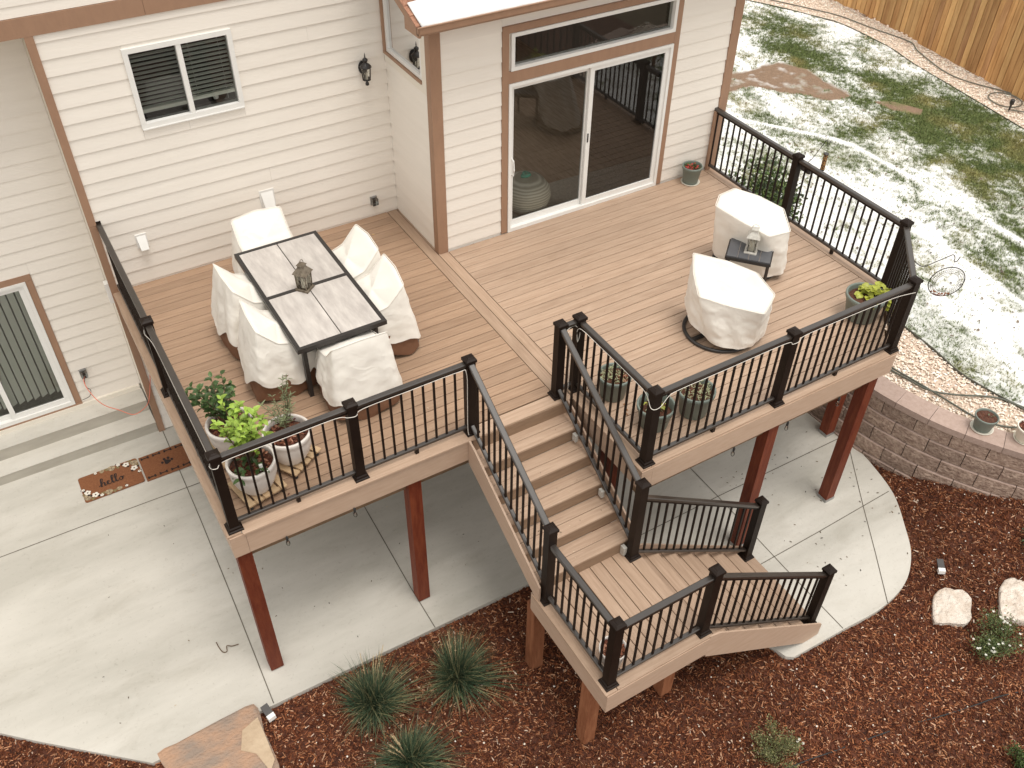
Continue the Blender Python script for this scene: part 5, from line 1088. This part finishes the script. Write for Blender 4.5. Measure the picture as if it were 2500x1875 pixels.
# ---------------------------------------------------------------- stones
def stone(name, outline, z0, h, label, m, seed, cat='rock', rings=6, rough=.03, pale=None):
    rg = random.Random(seed); P = catmull([(x, y, 0) for x, y in outline], 2, True); n = len(P); c = sum(P, Vector()) / n; mb = MB(); V = [(p.x, p.y, z0 - .03) for p in P] + [(p.x, p.y, z0 + h * .75) for p in P]
    for k in range(rings): u = (k + .35) / (rings + .35); V += [(p.lerp(c, u).x, p.lerp(c, u).y, z0 + h * (1 - .12 * (1 - u)) + rough * 1.4 * (float(fbm(np.array(p.lerp(c, u).x), np.array(p.lerp(c, u).y), 9, 3, seed)) - .5)) for p in P]
    V.append((c.x, c.y, z0 + h)); F_ = [(r * n + i, r * n + (i + 1) % n, (r + 1) * n + (i + 1) % n, (r + 1) * n + i) for r in range(rings + 1) for i in range(n)] + [((rings + 1) * n + i, (rings + 1) * n + (i + 1) % n, len(V) - 1) for i in range(n)]
    mb.add(V, F_); o = mb.build(name, m, loc=(c.x, c.y, z0), smooth=False, label=label, category=cat); return o
b1 = [(8.15, -7.27), (8.40, -7.19), (8.60, -7.20), (8.68, -7.30), (8.76, -7.36), (8.74, -7.50), (8.58, -7.68), (8.42, -7.70), (8.20, -7.60), (8.15, -7.45)]
b1 = [(x + .05, y + .09) for x, y in [(8.40, -7.26), (8.60, -7.25), (8.67, -7.33), (8.76, -7.38), (8.75, -7.52), (8.60, -7.63), (8.53, -7.70), (8.40, -7.72), (8.26, -7.62), (8.11, -7.52), (8.22, -7.40)]]
stone('boulder', b1, mz(8.4, -7.5), .09, 'pale flat boulder in the mulch beside the flowering shrub', 'limestone', 1); stone('boulder', [(9.25, -7.49), (9.50, -7.47), (9.62, -7.75), (9.50, -8.02), (9.20, -8.10), (9.01, -7.89), (8.91, -7.77), (9.04, -7.65)], mz(9.2, -7.8), .09, 'pale flat boulder cut by the right edge of the photo', 'limestone', 2)
fl_ = stone('stepping_stone', [(-.02, -4.53), (.18, -4.52), (.50, -4.50), (.80, -4.49), (1.0, -4.50), (1.02, -4.66), (.99, -4.85), (1.0, -5.1), (.95, -5.4), (.6, -5.5), (.2, -5.45), (.06, -5.1), (.03, -4.8)], G(.5, -4.9) - .05, .085, 'large brown flagstone step at the patio edge, bottom left', 'flag', 3, cat='stone', rough=.008)
MB().prism([(.72, -4.94), (.80, -4.74), (.985, -4.68), (.985, -4.90), (.98, -5.2), (.90, -5.3), (.84, -5.05)], G(.5, -4.9) + .03, G(.5, -4.9) + .040).build('pale_layer', 'flagpale', fl_, loc=tuple(fl_.location))
# white pebbles and splinters in the mulch
# ---------------------------------------------------------------- mats
def flat(mb, poly, z): mb.add([(x, y, z) for x, y in poly], [tuple(range(len(poly)))])
def doormat(c, w, h, label, rnd_=.02):
    x0, y0 = c[0] - w / 2, c[1] - h / 2; P = []
    for (cx, cy, a0) in ((x0 + w - rnd_, y0 + h - rnd_, 0), (x0 + rnd_, y0 + h - rnd_, 90), (x0 + rnd_, y0 + rnd_, 180), (x0 + w - rnd_, y0 + rnd_, 270)):
        P += [(cx + rnd_ * math.cos(R(a0 + k * 30)), cy + rnd_ * math.sin(R(a0 + k * 30))) for k in range(4)]
    z = G(*c) + .002
    return MB().prism(P, z, z + .015).build('doormat', 'coir', loc=(c[0], c[1], z), label=label, category='doormat', group='doormats on the patio'), z + .0165
hm, hz = doormat((.478, -.600), .745, .462, 'brown doormat reading hello with white flower corners', .03)
def disc(x, y, r, n=12, k=0, ph=0): return [(x + r * (1 + k * math.sin(3 * a + ph)) * math.cos(a), y + r * (1 + k * math.sin(3 * a + ph)) * math.sin(a)) for a in [2 * math.pi * i / n for i in range(n)]]
W_ = MB(); K_ = MB(); Rz = MB(); Ol = MB()
def flower(x, y, s_, ph):
    for k in range(5): a = ph + k * 1.257; flat(W_, disc(x + s_ * .62 * math.cos(a), y + s_ * .62 * math.sin(a), s_ * .42, 9), hz + .0030 + k * .0002)
    flat(K_, disc(x, y, s_ * .22, 7, .3), hz + .0042)
    for k in range(2): a = ph + 2 + k * 2.5; flat(K_, [(x + s_ * q * math.cos(a + d_), y + s_ * q * math.sin(a + d_)) for q, d_ in ((.9, -.1), (1.3, -.35), (1.6, 0), (1.3, .35))], hz + .0044)
def rose(x, y, s_):
    flat(Rz, disc(x, y, s_, 16, .05), hz + .0020)
    for r0 in (.9, .66, .4):
        n = 20; 
        for a0 in (.3, 2.4, 4.4):
            P = [a0 + i * .25 for i in range(7)]; flat(K_, [(x + s_ * r0 * math.cos(a), y + s_ * r0 * math.sin(a)) for a in P] + [(x + s_ * (r0 - .09) * math.cos(a), y + s_ * (r0 - .09) * math.sin(a)) for a in P[::-1]], hz + .0026)
    flat(K_, disc(x, y, s_ * .16, 8, .3), hz + .0028)
X0, Y0 = .478 - .3725, -.600 - .231
for (x, y, s_) in ((.045, .07, .048), (.30, .035, .046), (.43, .03, .034), (.70, .385, .048), (.42, .43, .046), (.30, .435, .030)): rose(X0 + x, Y0 + y, s_)
for (x, y, s_, p) in ((.06, .15, .042, .3), (.14, .07, .044, 1.), (.68, .29, .044, 2), (.60, .40, .042, .6), (.02, .22, .022, 1), (.725, .20, .022, 2.1), (.52, .03, .02, 0), (.22, .44, .02, 2), (.51, .445, .026, .5), (.21, .025, .024, 1.2)): flower(X0 + x, Y0 + y, s_, p)
for (x, y) in ((.10, .02), (.23, .05), (.37, .02), (.655, .435), (.50, .41), (.36, .44), (.02, .13), (.72, .33)): flat(Ol, disc(X0 + x, Y0 + y, .026, 9, .35), hz + .0012)
W_.build('petals', 'petal', hm); K_.build('dark_print', 'ink', hm, kind='stuff'); Rz.build('roses', 'rose', hm); Ol.build('olive_leaves', 'matolive', hm)
# script lettering: one pen stroke
hello = [(-.25, .10), (-.05, .22), (.18, .62), (.30, .98), (.20, 1.12), (.10, .95), (.06, .5), (.02, 0), (.03, .02), (.14, .36), (.30, .50), (.38, .36), (.36, .08), (.46, 0), (.60, .12), (.78, .30), (.86, .46), (.76, .54), (.66, .38), (.66, .14), (.80, 0), (.98, .10), (1.20, .50), (1.36, .98), (1.28, 1.14), (1.17, .95), (1.14, .4), (1.20, .04), (1.34, .04), (1.54, .45), (1.72, .98), (1.64, 1.14), (1.53, .95), (1.50, .4), (1.56, .04), (1.70, .03), (1.86, .26), (2.0, .46), (2.16, .36), (2.14, .10), (1.98, .0), (1.87, .14), (1.92, .38), (2.10, .44), (2.38, .36)]
S_ = .125; hp = catmull([(.478 - .135 + x * S_, -.600 - .065 + y * S_, 0) for x, y in hello], 6); mb = MB(); V = []
for i, p in enumerate(hp):
    d = (hp[min(i + 1, len(hp) - 1)] - hp[max(i - 1, 0)]).normalized(); w = .0045 + .0060 * max(0, -d.y) ** 1.0; q = Vector((-d.y, d.x, 0)) * w; V += [(p.x - q.x, p.y - q.y, hz + .0034 + i * 4e-6), (p.x + q.x, p.y + q.y, hz + .0034 + i * 4e-6)]
mb.add(V, [(2 * i, 2 * i + 1, 2 * i + 3, 2 * i + 2) for i in range(len(hp) - 1)]); mb.build('lettering', 'ink', hm)
pm_, pz = doormat((1.172, -.617), .60, .462, 'brown doormat with a black paw print and bones', .006)
bn = MB(); pw = MB()
def bone(x, y):
    flat(bn, [(x - .04, y - .008), (x + .04, y - .008), (x + .04, y + .008), (x - .04, y + .008)], pz + .001)
    for sx in (-1, 1):
        for sy in (-1, 1): flat(bn, disc(x + sx * .042, y + sy * .011, .013, 9), pz + .0014 + .0004 * (sx + 1) + .0002 * sy)
for k in range(4):
    bone(1.172 - .225 + k * .15, -.617 + .185); bone(1.172 - .225 + k * .15, -.617 - .185)
flat(pw, disc(1.19, -.637, .042, 14, .14, 1.6), pz + .0015)
for (dx, dy, r) in ((-.062, .0, .020), (-.026, .048, .022), (.026, .050, .022), (.064, .004, .020)): flat(pw, [(1.19 + dx + a * .85, -.625 + dy + b * 1.15) for a, b in disc(0, 0, r, 12)], pz + .0018)
bn.build('bones', 'ink', pm_); pw.build('paw_print', 'ink', pm_)

# ---------------------------------------------------------------- cords, hoses, small things
def cable(name, pts, r, m, label, cat, n=6, sub=6, group=None):
    mb = MB(); mb.tube(catmull(pts, sub), r, n); o = mb.build(name, m, loc=tuple(pts[0]), smooth=True, label=label, category=cat)
    if group: o['group'] = group
    return o
hzz = TZ + .035
cable('garden_hose', [(9.95, -4.2, hzz), (10.011, -4.68, hzz), (10.07, -4.95, hzz), (10.15, -5.24, hzz), (10.35, -5.48, hzz + .02), (10.68, -5.68, hzz), (10.85, -5.85, hzz), (10.93, -6.12, hzz), (10.95, -6.6, hzz)], .0125, 'hose', 'upper dark green hose crossing the near gravel towards the right edge', 'hose')
cable('garden_hose', [(10.0, -4.22, hzz + .01), (10.06, -4.72, hzz + .01), (10.11, -5.0, hzz + .01), (10.17, -5.30, hzz + .0), (10.21, -5.62, hzz), (10.26, -5.90, hzz), (10.39, -6.13, hzz), (10.53, -6.26, hzz), (10.8, -6.4, hzz)], .0125, 'hose', 'lower dark green hose passing behind the pot on the wall', 'hose')
cable('garden_hose', [(17.1, 7.6, hzz), (17.9, 6.2, hzz), (18.35, 5.3, hzz), (18.6, 4.7, hzz), (18.72, 3.8, hzz), (18.87, 2.87, hzz), (18.64, 2.43, hzz), (18.32, 1.5, hzz), (18.32, .9, hzz), (18.62, .15, hzz), (18.72, -.3, hzz), (18.55, -.7, hzz)], .013, 'hose_tan', 'long grey hose snaking along the gravel by the fence', 'hose')
mb = MB(); mb.tube([(18.30 + .30 * math.cos(a), -.09 + .33 * math.sin(a), hzz + .004 * math.sin(a * 3)) for a in np.linspace(0, 2 * math.pi, 40, endpoint=False)], .013, 6, closed=True); mb.build('hose_coil', 'hose_tan', smooth=True, label='single loop of grey hose lying on the far gravel', category='hose')
cable('garden_hose', [(18.02, -.44, hzz), (18.12, -.55, hzz), (18.22, -.75, hzz), (18.25, -1.2, hzz)], .013, 'hose_tan', 'short hose end beside the black hose stake on far gravel', 'hose')
hk = thing('hose_stake', 'small black hose stake at the edge of the far gravel', 'stake', (18.0, -.42, TZ)); MB().box((17.985, -.435, TZ), (18.015, -.405, TZ + .16)).build('stake', 'blackmetal', hk); MB().lathe([(.03, 0), (.045, .03), (.045, .10), (.02, .12)], 10, (18.0, -.42, TZ + .14)).build('head', 'blackmetal', hk)
for pts, lab in (([(7.05, -8.18), (7.30, -8.25), (7.7, -8.35), (8.05, -8.42), (8.4, -8.53)], 'black drip line on the mulch at the right'), ([(6.36, -8.04), (6.5, -8.06), (6.70, -8.10)], 'short black drip line piece half buried in the mulch'), ([(5.38, -7.84), (5.7, -7.89), (5.95, -7.95), (6.15, -7.99)], 'black drip line beside the small olive shrub')):
    cable('drip_line', [(x, y, mz(x, y) + .016) for x, y in pts], .008, 'rubber', lab, 'drip line')
cable('twig', [(.895, -3.585, G(.9, -3.6) + .012), (.90, -3.66, G(.9, -3.6) + .008), (.92, -3.74, G(.9, -3.6) + .008), (.96, -3.755, G(.9, -3.6) + .012), (.98, -3.70, G(.9, -3.6) + .03), (1.03, -3.72, G(.9, -3.6) + .012), (1.10, -3.73, G(.9, -3.6) + .008)], .0055, 'stem', 'small bent twig lying on the bare patio', 'twig', 5, 4)
cable('extension_cord', [(.635, .53, -1.49), (.605, .50, -1.52), (.61, .42, -1.61), (.67, .30, -1.742), (.748, .25, -1.848), (.87, .20, -1.933), (1.009, .12, -2.02), (1.118, .05, -1.954), (1.234, -.05, -1.773), (1.318, -.06, -1.521), (1.372, -.08, -1.207), (1.38, -.15, -.4)], .0055, 'orange', 'coral extension cord hanging from the lower outlet to the deck', 'cord')
cable('plug_cable', [(.625, .51, -1.50), (.60, .50, -1.62), (.64, .55, -1.75), (.60, .56, -1.85), (.50, .57, -1.88)], .004, 'rubber', 'thin black cable hanging from the lower outlet', 'cable')
wy = yf - .030
cable('light_cable', [(1.325, -2.05, .885), (1.30, -2.08, .82), (1.325, -2.4, .885), (1.325, -3.2, .885), (1.325, -4.05, .885), (1.30, -4.20, .86), (1.35, -4.245, .86), (1.45, wy, .885), (2.0, wy, .885), (2.45, wy, .885), (2.56, wy - .02, .86), (2.64, wy - .025, .85), (2.72, wy, .88), (3.2, wy, .885), (3.7, wy, .885), (3.78, wy - .02, .86), (3.785, wy - .02, .5), (3.78, wy - .02, .15), (3.785, wy - .03, .02), (3.81, wy - .06, -.02)], .0034, 'wirew', 'white light cable along the left front railing down to the stair post', 'cable')
cable('light_cable', [(5.00, -4.22, .05), (4.99, -4.225, .5), (4.99, -4.22, .80), (4.94, -4.21, .88), (5.05, -4.20, .90), (5.10, -4.22, .80), (5.07, -4.23, .70), (5.075, -4.24, .88), (5.09, -4.6, .885), (5.09, -5.1, .885), (5.085, -5.34, .87), (5.055, -5.47, .80), (5.13, -5.50, .80), (5.26, -5.47, .87), (5.4, -5.465, .885), (5.9, -5.465, .885), (6.7, -5.465, .885), (6.79, -5.487, .86), (6.88, -5.487, .86), (6.98, -5.465, .885), (7.5, -5.465, .885), (8.0, -5.465, .875), (8.3, -5.468, .865), (8.56, -5.49, .84)], .0034, 'wirew', 'white light cable along the right front railing', 'cable')
for (x, y, lab) in ((1.774, -4.30, 'bare light bulb below the deck edge, near the left corner'), (2.47, -4.30, 'bare light bulb below the deck edge, left of the middle post'), (6.24, -5.545, 'bare light bulb below the deck edge, left of the stained post'), (7.0, -5.545, 'bare light bulb below the deck edge, right of the middle stained post'), (7.77, -5.545, 'bare light bulb below the deck edge, near the right post')):
    t = thing('light_bulb', lab, 'light bulb', (x, y, -.30), 'bulbs hanging under the deck'); MB().lathe([(.012, 0), (.014, .045), (.006, .06)], 8, (x, y, -.335)).build('socket', 'rubber', t); MB().lathe([(.003, -.075), (.014, -.07), (.021, -.05), (.018, -.025), (.009, -.002)], 10, (x, y, -.333)).build('bulb', 'clear', t, smooth=True)
# hooks and feeders on the right railing
f1 = thing('bird_feeder', 'tube bird feeder of seed hanging from a hook on the right railing', 'bird feeder', (9.65, -3.0, .95))
mb = MB(); mb.tube(catmull([(9.40, -2.97, .93), (9.44, -3.0, 1.0), (9.58, -3.0, 1.16), (9.61, -3.0, 1.20), (9.64, -3.0, 1.18), (9.655, -3.0, 1.11), (9.68, -3.0, 1.105), (9.70, -3.0, 1.17)], 5), .0045, 5); mb.build('hook', 'blackmetal', f1)
MB().tube([(9.675, -3.0, 1.11), (9.675, -3.0, 1.0)], .0015, 3).build('wire', 'galv', f1); MB().lathe([(.034, 0), (.036, .012), (.028, .018)], 12, (9.675, -3.0, .985)).lathe([(.03, 0), (.03, .02)], 12, (9.675, -3.0, .76)).build('cap', 'blackmetal', f1)
M['seed'] = mat('bird_seed', (.03, .02, .012), (.42, .22, .08), .8, 60, lohi=(.45, .55)); MB().lathe([(.028, 0), (.028, .21)], 12, (9.675, -3.0, .777)).build('seed_tube', 'seed', f1)
MB().box((9.385, -3.05, .80), (9.41, -2.90, .90)).build('clamp', 'blackmetal', f1)
f2 = thing('wire_wreath_feeder', 'round wire wreath hanging from a curved hook outside the right deck corner', 'feeder', (9.5, -5.2, .45))
mb = MB(); mb.tube(catmull([(8.97, -5.02, .93), (8.98, -5.10, .86), (9.03, -5.19, .83), (9.25, -5.2, .83), (9.46, -5.2, .83), (9.52, -5.2, .82), (9.57, -5.2, .76), (9.575, -5.2, .72), (9.63, -5.2, .69), (9.67, -5.2, .74)], 5), .0055, 5); mb.build('hook', 'blackmetal', f2)
MB().tube([(9.59, -5.2, .70), (9.59, -5.2, .62)], .002, 3).build('wire', 'blackmetal', f2)
wc = Vector((9.59, -5.2, .42)); ax1 = Vector((.86, -.51, 0)); ax2 = Vector((0, 0, 1)); ms_ = MB()
mb = MB(); mb.tube([wc + (ax1 * math.cos(a) + ax2 * math.sin(a)) * .205 for a in np.linspace(0, 6.283, 40, endpoint=False)], .006, 5, closed=True); mb.build('wreath_ring', 'blackmetal', f2)
for rr_ in (.185, .16, .135): ms_.tube([wc + (ax1 * math.cos(a) + ax2 * math.sin(a)) * rr_ + ax1.cross(ax2) * .02 for a in np.linspace(0, 6.283, 30, endpoint=False)], .002, 3, closed=True)
for k in range(44): a = k / 44 * 6.283; ms_.tube([wc + (ax1 * math.cos(a) + ax2 * math.sin(a)) * .205, wc + (ax1 * math.cos(a + .2) + ax2 * math.sin(a + .2)) * .125], .0018, 3)
ms_.build('wire_mesh', 'blackmetal', f2)
mb = MB()
for k in range(46): a = random.uniform(3.9, 5.2); p = wc + (ax1 * math.cos(a) + ax2 * math.sin(a)) * random.uniform(.165, .2); mb.lathe([(.003, -.008), (.009, 0), (.003, .008)], 5, tuple(p))
M['peanut'] = mat('peanut', (.45, .16, .06), (.3, .1, .04), .7, 40); mb.build('peanuts', 'peanut', f2)
# solar path lights
for (x, y, rot, lab) in ((1.10, -4.70, .2, 'small black solar light at the patio edge beside the flagstone'), (8.80, -6.95, -.6, 'small black solar light in the mulch right of the patio')):
    z = mz(x, y); t = thing('solar_light', lab, 'solar light', (x, y, z), 'solar lights in the mulch'); c, s_ = math.cos(rot), math.sin(rot)
    V = [(x + u * c - v * s_, y + u * s_ + v * c, z + w_) for u, v, w_ in ((-.04, -.02, .10), (.04, -.02, .10), (.04, .09, .13), (-.04, .09, .13), (-.04, -.02, .12), (.04, -.02, .12), (.04, .09, .15), (-.04, .09, .15))]
    MB().add(V, [(3, 2, 1, 0), (4, 5, 6, 7), (0, 1, 5, 4), (1, 2, 6, 5), (2, 3, 7, 6), (3, 0, 4, 7)]).build('solar_panel', 'blackmetal', t)
    V = [(x + u * c - v * s_, y + u * s_ + v * c, z + w_) for u, v, w_ in ((-.042, -.075, .065), (.042, -.075, .065), (.042, -.022, .075), (-.042, -.022, .075), (-.04, -.07, .115), (.04, -.07, .115), (.042, -.022, .12), (-.042, -.022, .12))]
    MB().add(V, [(3, 2, 1, 0), (4, 5, 6, 7), (0, 1, 5, 4), (1, 2, 6, 5), (2, 3, 7, 6), (3, 0, 4, 7)]).build('lamp_head', 'white', t); MB().box((x - .01, y - .01, z - .02), (x + .01, y + .01, z + .1)).build('stake', 'blackmetal', t)
# litter: leaves and crumbs on deck, steps and patio
mb = MB()
def bit(x, y, z, r, col):
    a = random.uniform(0, 6.3); t1 = random.uniform(-.4, .4); mb.add([(x + r * (p * math.cos(a) - q * math.sin(a)), y + r * (p * math.sin(a) + q * math.cos(a)), z + .003 + abs(r * p * t1) + .003) for p, q in ((-.3, -.9), (.35, -.6), (.3, .5), (0, 1), (-.35, .4))], [(0, 1, 2, 3, 4)], 0, col)
dk = [(.10, .07, .04), (.16, .10, .05), (.06, .05, .04)]; pl = [(.55, .45, .32), (.62, .52, .38), (.5, .35, .15)]
for k in range(70):
    x, y = random.uniform(7.4, 9.2), random.uniform(-6.8, -4.4); bit(x, y, G(x, y), random.uniform(.008, .02), random.choice(dk))
for k in range(45):
    x, y = random.uniform(-1., 4.5), random.uniform(-4.4, -1.3); bit(x, y, G(x, y), random.uniform(.006, .015), random.choice(dk + pl[:1]))
for k in range(26):
    x, y = random.uniform(1.5, 4.8), random.uniform(-4.1, -3.0); bit(x, y, 0, random.uniform(.006, .012), random.choice(pl))
for k in range(30):
    x, y = random.uniform(5.2, 9.2), random.uniform(-5.2, -1.4); bit(x, y, 0, random.uniform(.005, .011), random.choice(dk))
for k in range(22): s_ = random.randint(1, 5); bit(random.uniform(3.95, 4.8), -4.285 - .265 * s_ + random.uniform(.02, .2), -.175 * s_, random.uniform(.006, .012), random.choice(pl + dk))
for (x, y) in ((5.40, -4.73), (5.44, -4.66), (5.36, -4.79)): bit(x, y, .0, .03, (.34, .16, .07))
bit(4.48, -.42, 0, .022, (.62, .44, .2)); bit(1.93, -4.06, 0, .018, (.12, .03, .015))
mb.build('leaf_litter', 'leaf', tint=True, kind='stuff', label='small dry leaf bits scattered on the deck and patio', category='litter')
mb = MB()
rq = random.Random(77); k = 0
while k < 420:
    x, y = rq.uniform(-2, 10.3), rq.uniform(-9.3, -4.75)
    if inpoly(np.array(x), np.array(y), SLAB) or inpoly(np.array(x), np.array(y), TER): continue
    k += 1; r = rq.uniform(.006, .013); mb.lathe([(.001, -r * .5), (r, 0), (r * .7, r * .5), (.001, r * .7)], 6, (x, y, mz(x, y) + .02), 0, True); mb.c[-24:] = [rq.choice([(.7, .62, .52), (.6, .45, .33), (.78, .72, .65)])] * 24
mb.build('stray_pebbles', 'pebble', tint=True, kind='stuff', label='stray pale pebbles scattered over the bark mulch', category='pebbles')
